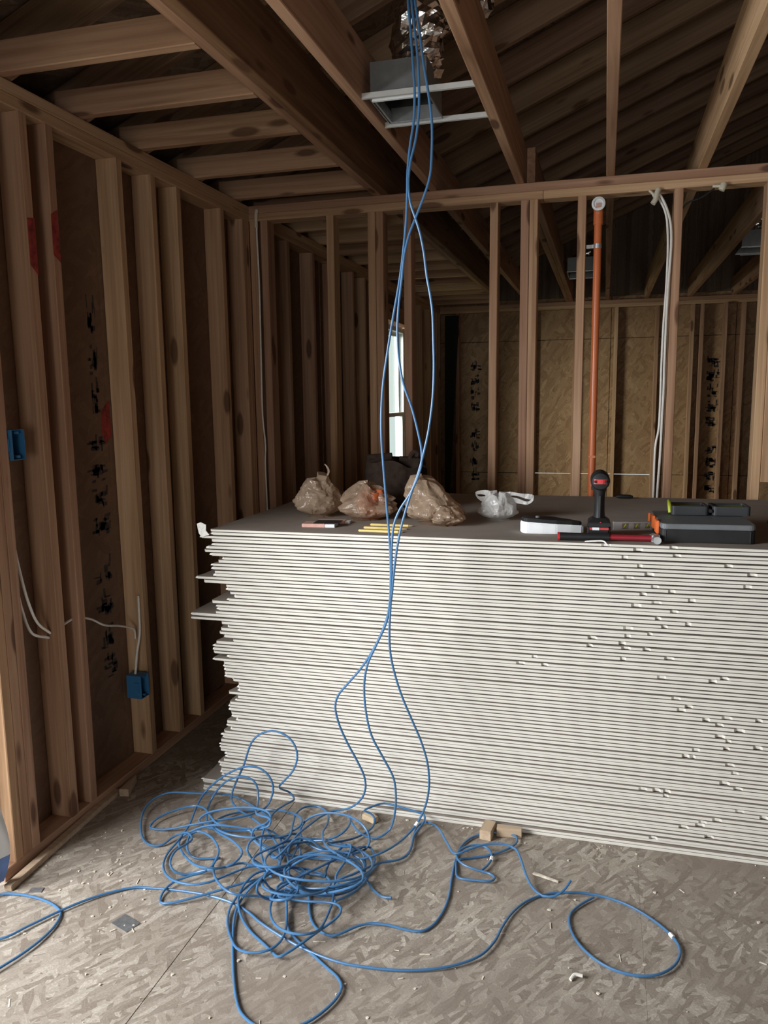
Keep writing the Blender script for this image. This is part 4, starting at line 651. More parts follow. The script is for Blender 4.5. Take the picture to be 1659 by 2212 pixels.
# slumped tan bag at right
b = tag(empty('plastic_bag', (-0.60, 2.86, ZT)), 'slumped tan plastic bag nearest the hanging cables', 'plastic bag', BG)
blob('film', BAGTAN, b, (0, 0, 0), 0.105, 0.095, 0.165, 11.4, 0.26, 0.40, lean=(-0.055, 0.03))
blob('film_fold', BAGCLEAR, b, (0.05, -0.05, 0.0), 0.062, 0.055, 0.075, 13.1, 0.32, 0.5)
# white bag with two handles
b = tag(empty('plastic_bag', (-0.385, 2.99, ZT)), 'white plastic bag with two loop handles spread on the stack', 'plastic bag', BG)
blob('film', BAGWHITE, b, (0, 0, 0), 0.072, 0.062, 0.10, 17.2, 0.20, 0.45)
mb = MB(); ribbon(mb, [(-0.01, -0.01, 0.088), (-0.05, -0.012, 0.105), (-0.085, -0.01, 0.098), (-0.07, -0.008, 0.080), (-0.03, -0.005, 0.078)], 0.018); mb.build('handle', BAGWHITE, b)
mb = MB(); ribbon(mb, [(0.0, 0.0, 0.088), (0.05, 0.0, 0.100), (0.10, 0.0, 0.092), (0.135, 0.0, 0.086), (0.115, 0.0, 0.066), (0.07, 0.0, 0.074), (0.03, 0.0, 0.08)], 0.017); mb.build('handle', BAGWHITE, b)
# dark tool bag with carrying hook
b = tag(empty('tool_bag', (-0.845, 3.20, ZT)), 'dark soft tool bag with a hooked strap, standing behind the tan bags', 'bag')
blob('body', SOFTBAG, b, (0, 0, 0), 0.145, 0.10, 0.20, 19.5, 0.10, 0.80)
mb = MB(); mb.tube(spline([(0.070, 0, 0.165), (0.064, 0, 0.20), (0.070, 0, 0.232), (0.088, 0, 0.242), (0.098, 0, 0.234), (0.092, 0, 0.222)], 0.006), 0.011, 8); mb.build('hook_strap', SOFTBAG, b, smooth=True)
mb = MB(); ribbon(mb, [(0.06, -0.02, 0.185), (0.10, -0.02, 0.192), (0.14, -0.02, 0.18)], 0.02, Vector((0, 1, 0.3))); mb.build('flap', SOFTBAG, b)
mb = MB(); mb.box(0.055, 0.085, -0.118, -0.112, 0.006, 0.022); mb.build('buckle', ALU, b)

# thin packs
t = tag(empty('card_pack', (-1.005, 2.70, ZT), 0.10), 'thin pink and white card pack lying at the left stack edge', 'pack')
mb = MB(); mb.box(-0.062, 0.025, -0.03, 0.03, 0, 0.013); mb.build('pink_part', PINK, t, bevel=0.001)
mb = MB(); mb.box(0.0255, 0.062, -0.03, 0.03, 0, 0.012); mb.build('white_part', WHITEP, t, bevel=0.001)
mb = MB(); mb.box(-0.02, 0.075, -0.026, 0.05, 0.0135, 0.0155); mb.build('black_card', BLACKP, t)
t = tag(empty('card_pack', (-0.985, 2.785, ZT), 0.14), 'second thin pink pack, half hidden behind the first one', 'pack')
mb = MB(); mb.box(-0.06, 0.05, -0.025, 0.025, 0, 0.010); mb.build('pink_part', PINK, t, bevel=0.001)
mb = MB(); mb.box(0.0505, 0.068, -0.02, 0.02, 0, 0.008); mb.build('white_part', WHITEP, t)
# yellow pencils
for k, (x, y, lab) in enumerate(((-0.752, 2.618, 'yellow pencil nearest the front edge of the stack'), (-0.752, 2.682, 'middle one of three yellow pencils lying side by side'), (-0.748, 2.752, 'yellow pencil farthest from the front edge of the stack'))):
    t = tag(empty('carpenter_pencil', (x, y, ZT), -0.02), lab, 'pencil', 'yellow carpenter pencils')
    mb = MB(); mb.prism([(-0.078, -0.006), (0.070, -0.006), (0.070, 0.006), (-0.078, 0.006)], 0, 0.0075); mb.build('barrel', YELLOW, t, bevel=0.0018)
    mb = MB(); mb.poly([(0.0701, -0.005, 0.001), (0.0701, 0.005, 0.001), (0.0701, 0.005, 0.0065), (0.0701, -0.005, 0.0065), (0.084, -0.001, 0.003), (0.084, 0.001, 0.003), (0.084, 0.001, 0.0045), (0.084, -0.001, 0.0045)],
                       [(0, 1, 2, 3), (4, 5, 6, 7), (0, 1, 5, 4), (1, 2, 6, 5), (2, 3, 7, 6), (3, 0, 4, 7)]); mb.build('tip', CUTWOOD, t)
# white teardrop tool
t = tag(empty('blade_case', (-0.168, 2.735, ZT), 0.02), 'long white case with a black top, tapering to the right, left of the drill', 'tool case')
def drop(s=1.0):
    o = []
    for k in range(28):
        a = math.pi/2+math.pi*k/13 if k < 14 else 0
        if k < 14: o.append((-0.075+0.030*s*math.cos(a), 0.040*s*math.sin(a)))
    o += [(-0.03, -0.041*s), (0.02, -0.036*s), (0.07, -0.022*s), (0.105*s, -0.008), (0.112*s, 0.004), (0.10*s, 0.012), (0.05, 0.028*s), (0.0, 0.038*s)]
    return o
def slab(mb, pts, zb, zt):
    n = len(pts)
    mb.poly([(x, y, zb(x)) for x, y in pts]+[(x, y, zt(x)) for x, y in pts], [list(range(n))[::-1], list(range(n, 2*n))]+[(i, (i+1) % n, n+(i+1) % n, n+i) for i in range(n)])
hgt_ = lambda x: 0.040-0.10*max(0, x+0.02)+(-0.004 if -0.05 < x < 0.0 else 0)
mb = MB(); slab(mb, drop(), lambda x: 0.0, hgt_); mb.build('shell', WHITEP, t, bevel=0.003)
mb = MB(); slab(mb, drop(0.93), lambda x: hgt_(x)+0.0006, lambda x: hgt_(x)+0.013); mb.build('top_cover', BLACKP, t, bevel=0.003)
mb = MB(); mb.lathe([(0.008, 0), (0.008, 0.004), (0.005, 0.006)], 14, 'z', (-0.045, -0.008, 0.0525)); mb.build('button', GREYP, t)
# cordless impact driver seen from behind
t = tag(empty('cordless_drill', (-0.008, 2.685, ZT), 0.03), 'black and red cordless drill standing upright on its battery', 'drill')
mb = MB(); mb.prism([(-0.032, -0.046), (0.032, -0.046), (0.037, -0.036), (0.037, 0.055), (0.03, 0.062), (-0.03, 0.062), (-0.037, 0.055), (-0.037, -0.036)], 0, 0.040); mb.build('battery', BLACKP, t, bevel=0.004)
mb = MB(); a = [(-0.036, -0.044), (0.036, -0.044), (0.036, 0.052), (-0.036, 0.052)]; bq = [(-0.021, -0.026), (0.021, -0.026), (0.021, 0.03), (-0.021, 0.03)]
mb.poly([(x, y, 0.0405) for x, y in a]+[(x, y, 0.052) for x, y in a]+[(x, y, 0.066) for x, y in bq], [(3, 2, 1, 0), (0, 1, 5, 4), (1, 2, 6, 5), (2, 3, 7, 6), (3, 0, 4, 7), (4, 5, 9, 8), (5, 6, 10, 9), (6, 7, 11, 10), (7, 4, 8, 11), (8, 9, 10, 11)])
mb.build('base', BLACKP, t, bevel=0.0015)
mb = MB(); mb.box(-0.030, 0.030, -0.0475, -0.0465, 0.030, 0.037); mb.build('red_stripe', REDP, t)
mb = MB(); mb.box(-0.022, 0.000, -0.0487, -0.0477, 0.029, 0.038); mb.build('white_label', WHITEP, t)
mb = MB(); mb.prism([(0.002, -0.045), (0.006, -0.045), (0.012, -0.03), (0.008, -0.03)], 0.053, 0.0555); mb.build('red_latch', REDP, t)
mb = MB()
for z, rx, ry, yo in ((0.064, 0.0195, 0.027, 0.004), (0.085, 0.0175, 0.024, 0.004), (0.12, 0.0165, 0.022, 0.002), (0.145, 0.018, 0.025, 0.0), (0.165, 0.021, 0.03, -0.002)):
    mb.v += [(rx*math.cos(2*math.pi*k/18), yo+ry*math.sin(2*math.pi*k/18), z) for k in range(18)]
for i in range(4):
    for k in range(18): mb.f.append((i*18+k, i*18+(k+1) % 18, (i+1)*18+(k+1) % 18, (i+1)*18+k)); mb.m.append(0)
mb.f += [tuple(range(18))[::-1], tuple(range(72, 90))]; mb.m += [0, 0]
mb.build('grip', BLACKP, t, smooth=True)
mb = MB(); mb.box(-0.003, 0.003, -0.0265, -0.018, 0.068, 0.14); mb.build('grip_seam', DKGREY, t, bevel=0.001)
hz = 0.190
mb = MB(); mb.lathe([(0.012, -0.050), (0.026, -0.046), (0.031, -0.034), (0.031, 0.04), (0.029, 0.07), (0.022, 0.085)], 26, 'y', (0, 0, hz)); mb.build('motor_housing', BLACKP, t, smooth=True)
mb = MB(); mb.lathe([(0.021, 0.0855), (0.019, 0.11), (0.010, 0.118)], 20, 'y', (0, 0, hz)); mb.build('chuck', STEEL, t, smooth=True)
rb = []
mb = MB()
for zz, s in ((hz-0.008, 0), (hz+0.007, 0)):
    for k in range(11):
        a = -math.pi/2+(k-5)*0.25; r_ = 0.0315 if abs(k-5) > 3 else 0.0325
        rb.append((r_*math.cos(a)*0.93, -0.038+0.014*math.cos((k-5)*0.28)*-1, zz))
mb.poly(rb, [(k, k+1, 12+k, 11+k) for k in range(10)]); mb.build('red_band', REDP, t)
for sx in (-1, 1):
    mb = MB(); mb.box(sx*0.016-0.003, sx*0.016+0.003, -0.0535, -0.0500, hz-0.005, hz+0.004); mb.build('vent', BLACKP, t)
mb = MB(); mb.box(-0.028, -0.022, -0.010, 0.004, 0.158, 0.168); mb.build('direction_switch', BLACKP, t)
mb = MB(); mb.box(-0.007, 0.007, 0.024, 0.038, 0.125, 0.158); mb.build('trigger', REDP, t, bevel=0.002)
# hammer with red handle
t = tag(empty('hammer', (0.020, 2.600, ZT), 0.085), 'hammer with black and red handle lying in front of the drill', 'hammer')
mb = MB(); mb.tube([(-0.150, 0, 0.0135), (-0.06, 0, 0.0135), (0.005, 0, 0.0135)], [0.0132, 0.0125, 0.0132], 14); mb.build('grip', BLACKP, t, smooth=True)
mb = MB(); mb.tube([(-0.158, 0, 0.0135), (-0.1505, 0, 0.0135)], 0.0134, 14); mb.build('end_cap', REDP, t)
mb = MB(); mb.tube([(0.0055, 0, 0.0135), (0.135, 0, 0.0135)], 0.0095, 12); mb.build('shaft', DKRED, t, smooth=True)
mb = MB(); mb.box(0.1355, 0.160, -0.012, 0.012, 0.002, 0.024); mb.tube([(0.148, -0.0125, 0.0135), (0.148, -0.045, 0.0135)], 0.0125, 12); mb.tube([(0.148, 0.0125, 0.0135), (0.148, 0.05, 0.012), (0.140, 0.085, 0.005)], [0.012, 0.009, 0.003], 8)
mb.build('head', STEEL, t, smooth=True)
# torpedo level
t = tag(empty('torpedo_level', (0.113, 2.840, ZT), 0.24), 'short aluminium level with open windows, right of the drill', 'level')
mb = MB(); mb.box(-0.075, 0.075, -0.008, 0.008, 0, 0.005); mb.box(-0.075, 0.075, -0.008, 0.008, 0.025, 0.030)
for a, b_ in ((-0.075, -0.046), (-0.022, -0.005), (0.018, 0.034), (0.054, 0.075)): mb.box(a, b_, -0.005, 0.005, 0.005, 0.025)
mb.build('body', ALU, t)
for xx in (-0.034, 0.0065, 0.044):
    mb = MB(); mb.tube([(xx-0.004, 0, 0.009), (xx+0.004, 0, 0.021)], 0.0035, 8); mb.build('vial', LIME, t)
# grey organiser case
t = tag(empty('organiser_case', (0.318, 2.775, ZT), 0.055), 'flat black organiser case with grey lid and orange latches, nearest the right edge', 'case')
def rrect(x, y, r, n=4):
    o = []
    for cx, cy, a0 in ((x-r, y-r, 0), (-x+r, y-r, 90), (-x+r, -y+r, 180), (x-r, -y+r, 270)):
        for k in range(n+1): a = math.radians(a0+90*k/n); o.append((cx+r*math.cos(a), cy+r*math.sin(a)))
    return o
mb = MB(); mb.prism(rrect(0.142, 0.150, 0.018), 0, 0.043); mb.build('body', BLACKP, t, bevel=0.002)
mb = MB(); mb.prism(rrect(0.142, 0.151, 0.018), 0.0435, 0.060); mb.build('lid', GREYP, t, bevel=0.002)
for yy in (-0.085, 0.02):
    mb = MB(); mb.box(-0.152, -0.1425, yy-0.026, yy+0.026, 0.020, 0.063); mb.build('latch', ORANGE, t, bevel=0.002)
mb = MB(); mb.box(-0.13, -0.127, -0.1525, -0.1515, 0.004, 0.040); mb.build('rib', DKGREY, t)
mb = MB(); mb.box(0.122, 0.125, -0.1525, -0.1515, 0.004, 0.040); mb.build('rib', DKGREY, t)
# open bit case on top of the organiser
t = tag(empty('bit_case', (0.352, 2.865, ZT+0.0625), 0.055), 'dark grey two-bay bit case with lime insert, lying open on the organiser case', 'bit case')
for sx, nm in ((-1, 'tray'), (1, 'tray')):
    cx = sx*0.066; mb = MB(); w, d = 0.060, 0.052
    mb.prism([(cx+x, y) for x, y in rrect(w, d, 0.012)], 0, 0.006)
    o = rrect(w, d, 0.012); ii = rrect(w-0.008, d-0.008, 0.008); n = len(o)
    mb.poly([(cx+x, y, 0.006) for x, y in o]+[(cx+x, y, 0.030) for x, y in o]+[(cx+x, y, 0.030) for x, y in ii]+[(cx+x, y, 0.0062) for x, y in ii],
            [(i, (i+1) % n, n+(i+1) % n, n+i) for i in range(n)]+[(n+i, n+(i+1) % n, 2*n+(i+1) % n, 2*n+i) for i in range(n)]+[(2*n+i, 2*n+(i+1) % n, 3*n+(i+1) % n, 3*n+i) for i in range(n)])
    tr = mb.build(nm, DKGREY, t)
    mb = MB(); mb.box(cx-w+0.012, cx+w-0.012, -d+0.012, d-0.012, 0.0065, 0.024); mb.build('insert', LIMEDK, tr)
mb = MB(); mb.tube(spline([(-0.128, -0.03, 0.004), (-0.130, -0.02, 0.03), (-0.128, 0.01, 0.040), (-0.124, 0.035, 0.032)], 0.006), 0.006, 8); mb.build('lime_clip', LIME, t, smooth=True)
mb = MB(); mb.tube([(-0.002, -0.054, 0.015), (-0.002, 0.054, 0.015)], 0.006, 10); mb.build('hinge', BLACKP, t, smooth=True)
# small bits and pieces
t = tag(empty('marking_gauge', (0.185, 2.955, ZT), 0.05), 'small white and orange tool behind the organiser latches', 'hand tool')
mb = MB(); mb.box(-0.012, 0.042, -0.01, 0.01, 0.026, 0.040); mb.build('white_block', WHITEP, t, bevel=0.002)
mb = MB(); mb.box(-0.022, -0.014, -0.012, 0.012, 0.0, 0.046); mb.build('orange_jaw', ORANGE, t, bevel=0.002)
mb = MB(); mb.box(-0.014, 0.05, -0.012, 0.012, 0.0, 0.0255); mb.build('black_body', BLACKP, t, bevel=0.002)
t = tag(empty('tool_pouch', (0.635, 3.02, ZT)), 'black cloth pouch cut off by the right edge of the picture', 'pouch')
blob('body', SOFTBAG, t, (0, 0, 0), 0.062, 0.06, 0.085, 31.0, 0.2, 0.6)
mb = MB(); ribbon(mb, [(-0.03, -0.03, 0.06), (-0.062, -0.03, 0.045), (-0.070, -0.03, 0.02), (-0.058, -0.03, 0.004)], 0.012); mb.build('strap', SOFTBAG, t)
mb = MB(); mb.tube(spline([(0.065, 3.71, ZT+0.007), (0.10, 3.705, ZT+0.009), (0.14, 3.70, ZT+0.007)], 0.01), [0.005]+[0.009]*40, 8) if False else mb.tube([(0.06, 3.70, ZT+0.009), (0.075, 3.70, ZT+0.010), (0.12, 3.70, ZT+0.010), (0.135, 3.70, ZT+0.009)], [0.004, 0.009, 0.009, 0.005], 10)
tag(mb.build('pry_tool', BLACKP, smooth=True), 'short black hand tool at the far edge of the stack, behind the drill', 'tool')
mb = MB(); ribbon(mb, [(-0.05, 2.566, ZT+0.003), (-0.02, 2.562, ZT+0.006), (0.01, 2.556, ZT+0.007), (0.020, 2.549, ZT-0.004)], 0.006, Vector((0.2, 0.5, 0.6)))
tag(mb.build('paper_scrap', GYPSUM), 'scrap of torn paper tape curling over the stack edge below the drill', 'paper')
mb = MB(); mb.prism([(0, 0), (0.022, -0.003), (0.022, 0.001), (0, 0.003)], ZT, ZT+0.002)
tag(mb.build('metal_clip', ALU, None, (0.155, 2.62, 0)), 'tiny shiny metal clip beside the hammer head', 'clip')

# ------------------------------------------------------------------ electrical rough-in on the left wall
def elec_box(y0, z0, label, w=0.056, h=0.095, dep=0.066):
    t = tag(empty('outlet_box', (XW, y0, z0)), label, 'electrical box', 'blue outlet boxes')
    mb = MB(); s = 0.0025; a, b_ = 0.012, 0.012-dep
    mb.box(b_, b_+s, 0, w, 0, h); mb.box(b_+s, a, 0, s, 0, h); mb.box(b_+s, a, w-s, w, 0, h); mb.box(b_+s, a, s, w-s, 0, s); mb.box(b_+s, a, s, w-s, h-s, h)
    mb.build('shell', BLUEBOX, t)
    mb = MB(); mb.box(-0.02, 0.004, -0.004, -0.0005, h*0.5-0.02, h*0.5+0.02); mb.build('nail_ear', BLUEBOX, t)
    for zz in (0.006, h-0.014):
        mb = MB(); mb.box(-0.02, 0.0105, w*0.5-0.005, w*0.5+0.005, zz, zz+0.008); mb.build('screw_boss', BLUEBOX, t)
    return t
elec_box(2.034, 1.318, 'blue outlet box high on the left wall, cut by the left picture edge')
elec_box(2.640, 0.305, 'blue outlet box low on the left wall beside a white wire')
WG = 'white wires on the left wall'
cable('house_wire', [(-1.80, 2.032, 1.22), (-1.800, 2.040, 1.106), (-1.797, 2.043, 1.044), (-1.797, 2.060, 0.95), (-1.797, 2.085, 0.851), (-1.797, 2.12, 0.771), (-1.805, 2.187, 0.715)], 0.0045, WHITECBL, 'upper of two white wires drooping between the leftmost studs', 'wire', WG)
cable('house_wire', [(-1.812, 2.032, 1.22), (-1.812, 2.036, 1.03), (-1.807, 2.046, 0.937), (-1.807, 2.067, 0.825), (-1.807, 2.102, 0.740), (-1.812, 2.187, 0.698)], 0.0045, WHITECBL, 'lower of two white wires drooping between the leftmost studs', 'wire', WG)
cable('house_wire', [(-1.807, 2.230, 0.715), (-1.807, 2.267, 0.725), (-1.807, 2.303, 0.73)], 0.0045, WHITECBL, 'short white wire piece between two close studs', 'wire', WG)
cable('house_wire', [(-1.807, 2.345, 0.727), (-1.807, 2.416, 0.698), (-1.807, 2.487, 0.656), (-1.807, 2.588, 0.623), (-1.803, 2.673, 0.583), (-1.812, 2.690, 0.54)], 0.004, WHITECBL, 'white wire running sideways to the stud with the low blue box', 'wire', WG)
cable('house_wire', [(-1.790, 2.695, 0.72), (-1.790, 2.694, 0.632), (-1.792, 2.692, 0.558), (-1.797, 2.675, 0.491), (-1.805, 2.665, 0.40)], 0.0048, WHITECBL, 'white wire stapled down the stud into the low blue box', 'wire', WG)

# ------------------------------------------------------------------ pipe, wires and foam in the partition
t = tag(empty('riser_pipe', (-0.052, 3.885, 0.0)), 'orange plastic pipe rising in the stud partition, white cap on top', 'pipe')
mb = MB(); mb.tube([(0, 0, 0.039), (0, 0, 2.30)], 0.0175, 20, caps=True); mb.build('pipe', PIPE, t, smooth=True)
mb = MB(); mb.tube([(0, 0, 2.27), (0, 0, 2.315)], 0.0215, 20); mb.tube(spline([(0, 0, 2.315), (0, -0.004, 2.338), (0, -0.02, 2.348), (0, -0.045, 2.350)], 0.006), 0.0215, 20); mb.build('elbow', PIPE, t, smooth=True)
mb = MB(); mb.lathe([(0.024, -0.0455), (0.030, -0.050), (0.030, -0.062), (0.022, -0.064), (0.021, -0.056)], 24, 'y', (0, 0, 2.350)); cp = mb.build('cap', WHITEP, t, smooth=True)
mb = MB(); mb.box(-0.010, 0.010, -0.0645, -0.0565, 2.335, 2.352); mb.build('cap_slot', PINK, cp)
mb = MB(); mb.tube([(0, 0, 2.165), (0, 0, 2.185)], 0.0192, 18, caps=False); mb.box(-0.050, -0.018, -0.002, 0.001, 2.167, 2.183); mb.build('strap', STEEL, t)
mb = MB(); mb.box(-0.0155, 0.0155, -0.0178, -0.0168, 1.2, 1.21); mb.build('band', PIPE, t)
PG = 'white wires in the stud partition'
wc1 = [(0.195, 3.832, 2.385), (0.215, 3.832, 2.361), (0.24, 3.832, 2.311), (0.258, 3.832, 2.25), (0.265, 3.832, 2.171), (0.264, 3.832, 2.092), (0.260, 3.832, 1.992), (0.257, 3.832, 1.85), (0.256, 3.832, 1.686), (0.257, 3.832, 1.499), (0.255, 3.832, 1.394), (0.253, 3.832, 1.224), (0.247, 3.832, 1.041), (0.245, 3.85, 0.3)]
wc2 = [(0.19, 3.845, 2.385), (0.235, 3.845, 2.30), (0.250, 3.845, 2.2), (0.252, 3.842, 1.992), (0.246, 3.842, 1.81), (0.244, 3.842, 1.625), (0.245, 3.842, 1.437), (0.242, 3.842, 1.331), (0.232, 3.842, 1.267), (0.230, 3.842, 1.04), (0.23, 3.86, 0.3)]
cable('house_wire', wc1, 0.0055, WHITECBL, 'bright white wire running down the stud right of the orange pipe', 'wire', PG)
cable('house_wire', wc2, 0.005, WHITECBL, 'shaded white wire just left of the bright one on the same stud', 'wire', PG)
cable('house_wire', [(-1.728, 3.832, 2.40), (-1.732, 3.834, 2.341), (-1.728, 3.834, 2.112), (-1.731, 3.834, 1.763), (-1.734, 3.834, 1.405), (-1.724, 3.834, 1.259), (-1.728, 3.834, 1.161), (-1.726, 3.834, 0.912), (-1.726, 3.834, 0.2)], 0.0045, WHITECBL, 'white wire running down the corner where left wall and partition meet', 'wire', PG)
cable('house_wire', [(0.300, 3.845, 2.30), (0.33, 3.842, 2.33), (0.38, 3.842, 2.345), (0.435, 3.842, 2.38)], 0.004, BLACKP, 'thin dark wire rising from the stud to the foam plug at right', 'wire')
def foam(name, parts, label):
    mb = MB()
    for pts, r in parts: mb.tube(spline(pts, 0.006), r if not isinstance(r, list) else r[0], 9)
    return tag(mb.build(name, FOAM, smooth=True), label, 'foam', 'expanding foam plugs')
foam('foam_plug', [([(0.203, 3.828, 2.392), (0.196, 3.822, 2.372), (0.192, 3.820, 2.350), (0.180, 3.818, 2.330)], 0.012), ([(0.165, 3.828, 2.389), (0.178, 3.824, 2.376), (0.186, 3.824, 2.360)], 0.006)], 'cream foam plug dripping where the white wires leave the top plate')
foam('foam_plug', [([(0.470, 3.826, 2.392), (0.466, 3.822, 2.378), (0.460, 3.822, 2.366)], 0.014), ([(0.425, 3.828, 2.388), (0.445, 3.826, 2.386), (0.46, 3.824, 2.385)], 0.007)], 'cream foam plug under the top plate near the right picture edge')
foam('foam_plug', [([(-1.726, 3.830, 2.445), (-1.728, 3.826, 2.425), (-1.730, 3.826, 2.40), (-1.732, 3.830, 2.36)], 0.009)], 'cream foam plug at the top corner of partition and left wall')
mb = MB(); mb.poly([(-1.70, 8.58, 0.001), (-1.66, 8.58, 0.001), (-1.545, 8.60, 2.36), (-1.70, 8.60, 2.36), (-1.70, 8.584, 0.001), (-1.66, 8.584, 0.001), (-1.545, 8.604, 2.36), (-1.70, 8.604, 2.36)],
                   [(0, 1, 2, 3), (7, 6, 5, 4), (0, 4, 5, 1), (1, 5, 6, 2), (2, 6, 7, 3), (3, 7, 4, 0)])
tag(mb.build('felt_strip', FELT), 'black tapering felt strip hanging in the far left corner of the back room', 'felt')

# ------------------------------------------------------------------ ducts between the ceiling joists
def duct(x0, x1, y0, y1, label, foil=True, ytube=None, lift=0.012):
    z0 = ZC+lift
    t = tag(empty('duct_boot', ((x0+x1)/2, (y0+y1)/2, z0)), label, 'duct', 'ceiling duct boots')
    hx, hy = (x1-x0)/2, (y1-y0)/2; hgt = 0.108; s = 0.0025
    mb = MB(); mb.box(-hx, -hx+s, -hy, hy, 0, hgt); mb.box(hx-s, hx, -hy, hy, 0, hgt); mb.box(-hx+s, hx-s, -hy, -hy+s, 0, hgt); mb.box(-hx+s, hx-s, hy-s, hy, 0, hgt); mb.box(-hx+s, hx-s, -hy+s, hy-s, hgt-s, hgt)
    mb.build('box', DUCTGREY, t)
    mb = MB(); q = 0.004
    mb.box(-hx+q, hx-q, -hy+q, hy-q, hgt-0.012, hgt-0.006); mb.box(-hx+q, -hx+q+0.002, -hy+q, hy-q, 0.03, hgt-0.013); mb.box(hx-q-0.002, hx-q, -hy+q, hy-q, 0.012, hgt-0.013); mb.box(-hx+q+0.003, hx-q-0.003, hy-q-0.002, hy-q, 0.045, hgt-0.013)
    mb.build('inner_shade', DUCT_SHADE, t)  # dark inner boxes paint the shade of the opening, no real liner
    mb = MB(); w = 0.004
    mb.box(-hx-w, -hx-0.0005, -hy-w, hy+w, -0.006, 0.0); mb.box(hx+0.0005, hx+w, -hy-w, hy+w, -0.006, 0.0); mb.box(-hx, hx, -hy-w, -hy-0.0005, -0.006, 0.0); mb.box(-hx, hx, hy+0.0005, hy+w, -0.006, 0.0)
    mb.build('flange', STEEL, t)
    return t, hx, hy, hgt
t, hx, hy, hgt = duct(-0.775, -0.585, 2.655, 2.905, 'open sheet metal duct boot between the joists, behind the hanging cables')
for yy in (-hy-0.020, hy+0.020):
    mb = MB(); mb.box(-0.125, 0.272, yy-0.006, yy+0.006, -0.011, -0.0065); mb.box(-0.125, 0.272, yy-0.006, yy-0.004, -0.0064, 0.006); mb.build('hanger_bar', BAR, t)
mb = MB(); mb.box(-hx+0.004, hx-0.03, -hy+0.004, -hy+0.016, -0.012, 0.008); mb.build('bright_lip', WHITEP, t)
mb = MB(); mb.box(-hx+0.003, -hx+0.010, -hy+0.02, hy-0.004, -0.004, 0.03); mb.build('side_lip', STEEL, t)
# crumpled foil flex duct above it
def flex(parent, pts, r, seed):
    mb = MB(); pts = spline(pts, 0.012); n = 30; off = Vector((seed, seed*2, 0)); vs = []
    prev = None
    for i, p in enumerate(pts):
        tv = (pts[min(i+1, len(pts)-1)]-pts[max(i-1, 0)]).normalized()
        a = tv.orthogonal().normalized() if prev is None else (prev-tv*prev.dot(tv)).normalized(); prev = a; b_ = tv.cross(a)
        for k in range(n):
            th = 2*math.pi*k/n; q = Vector((math.cos(th)*1.5, math.sin(th)*1.5, i*0.22))
            rr = r*(1+0.16*noise.noise(q*2.2+off)+0.15*noise.noise(q*5.5+off)+0.02*noise.noise(q*13+off)+0.05*math.sin(i*1.1))
            vs.append(p+(a*math.cos(th)+b_*math.sin(th))*rr)
    fs = []
    for i in range(len(pts)-1):
        for k in range(n): fs.append((i*n+k, i*n+(k+1) % n, (i+1)*n+(k+1) % n, (i+1)*n+k))
    fs += [tuple(range(n))[::-1], tuple(range((len(pts)-1)*n, len(pts)*n))]
    mb.poly(vs, fs); return mb.build('foil_sleeve', FOIL, parent)
flex(t, [(0.02, 0.03, hgt+0.001), (0.03, 0.01, hgt+0.05), (0.045, -0.02, hgt+0.10), (0.07, -0.03, hgt+0.17), (0.12, 0.05, hgt+0.25), (0.2, 0.2, hgt+0.30)], 0.086, 3.0)
t2, hx2, hy2, hg2 = duct(0.87, 1.06, 6.00, 6.28, 'far duct boot in the back room ceiling at the right picture edge')
for yy in (-hy2-0.02, hy2+0.02):
    mb = MB(); mb.box(-0.06, 0.24, yy-0.006, yy+0.006, -0.011, -0.0065); mb.build('hanger_bar', BAR, t2)
flex(t2, [(0, 0, hg2+0.001), (0.02, -0.02, hg2+0.1), (0.10, -0.05, hg2+0.18)], 0.09, 8.0)
t3, hx3, hy3, hg3 = duct(-0.32, -0.09, 6.7, 7.1, 'far grey duct boot in the back room ceiling left of the orange pipe')
flex(t3, [(0, 0, hg3+0.001), (0.02, 0.05, hg3+0.1), (0.05, 0.2, hg3+0.15)], 0.09, 12.0)

# ------------------------------------------------------------------ things on the floor
def wedge(name, L_, w, h, loc, rz, label, tilt=0.0, cut=0.4, mat=CUTWOOD):
    mb = MB(); mb.poly([(0, -w/2, 0), (L_, -w/2*cut, 0), (L_, w/2*cut, 0), (0, w/2, 0), (0, -w/2, h), (L_, -w/2*cut, h), (L_, w/2*cut, h), (0, w/2, h)],
                       [(3, 2, 1, 0), (4, 5, 6, 7), (0, 1, 5, 4), (1, 2, 6, 5), (2, 3, 7, 6), (3, 0, 4, 7)])
    o = mb.build(name, mat, None, loc, (0, tilt, rz), bevel=0.0015)
    return tag(o, label, 'wood block', 'wood offcuts on the floor')
wedge('wood_block', 0.115, 0.038, 0.030, (-1.728, 2.43, 0.001), 1.75, 'pointed wood offcut on the dark floor beside the left wall', cut=0.2)
wedge('wood_block', 0.075, 0.040, 0.034, (-0.352, 2.475, 0.001), 1.45, 'pale square wood offcut with end grain facing out, at the stack foot', cut=1.0)
wedge('wood_block', 0.085, 0.030, 0.032, (-0.318, 2.522, 0.001), 0.05, 'brown wood offcut lying along the stack foot', cut=0.6)
wedge('wood_block', 0.055, 0.035, 0.020, (-0.79, 2.515, 0.001), -0.5, 'small wood offcut behind the cable tangle', cut=0.7)
wedge('wood_sliver', 0.085, 0.012, 0.006, (-0.178, 2.325, 0.001), -0.32, 'thin pale wood sliver on the floor right of the small cable coil', cut=0.6, mat=CHIP)
mb = MB(); mb.box(0, 0.028, 0, 0.62, 0, 0.018)
tag(mb.build('wood_strip', CUTWOOD, None, (-1.752, 1.83, 0.0008), (0, 0, 0.05), bevel=0.0015), 'long thin wood strip lying along the foot of the left wall', 'wood strip')
mb = MB(); mb.box(-0.035, 0.035, -0.024, 0.024, 0, 0.0015)
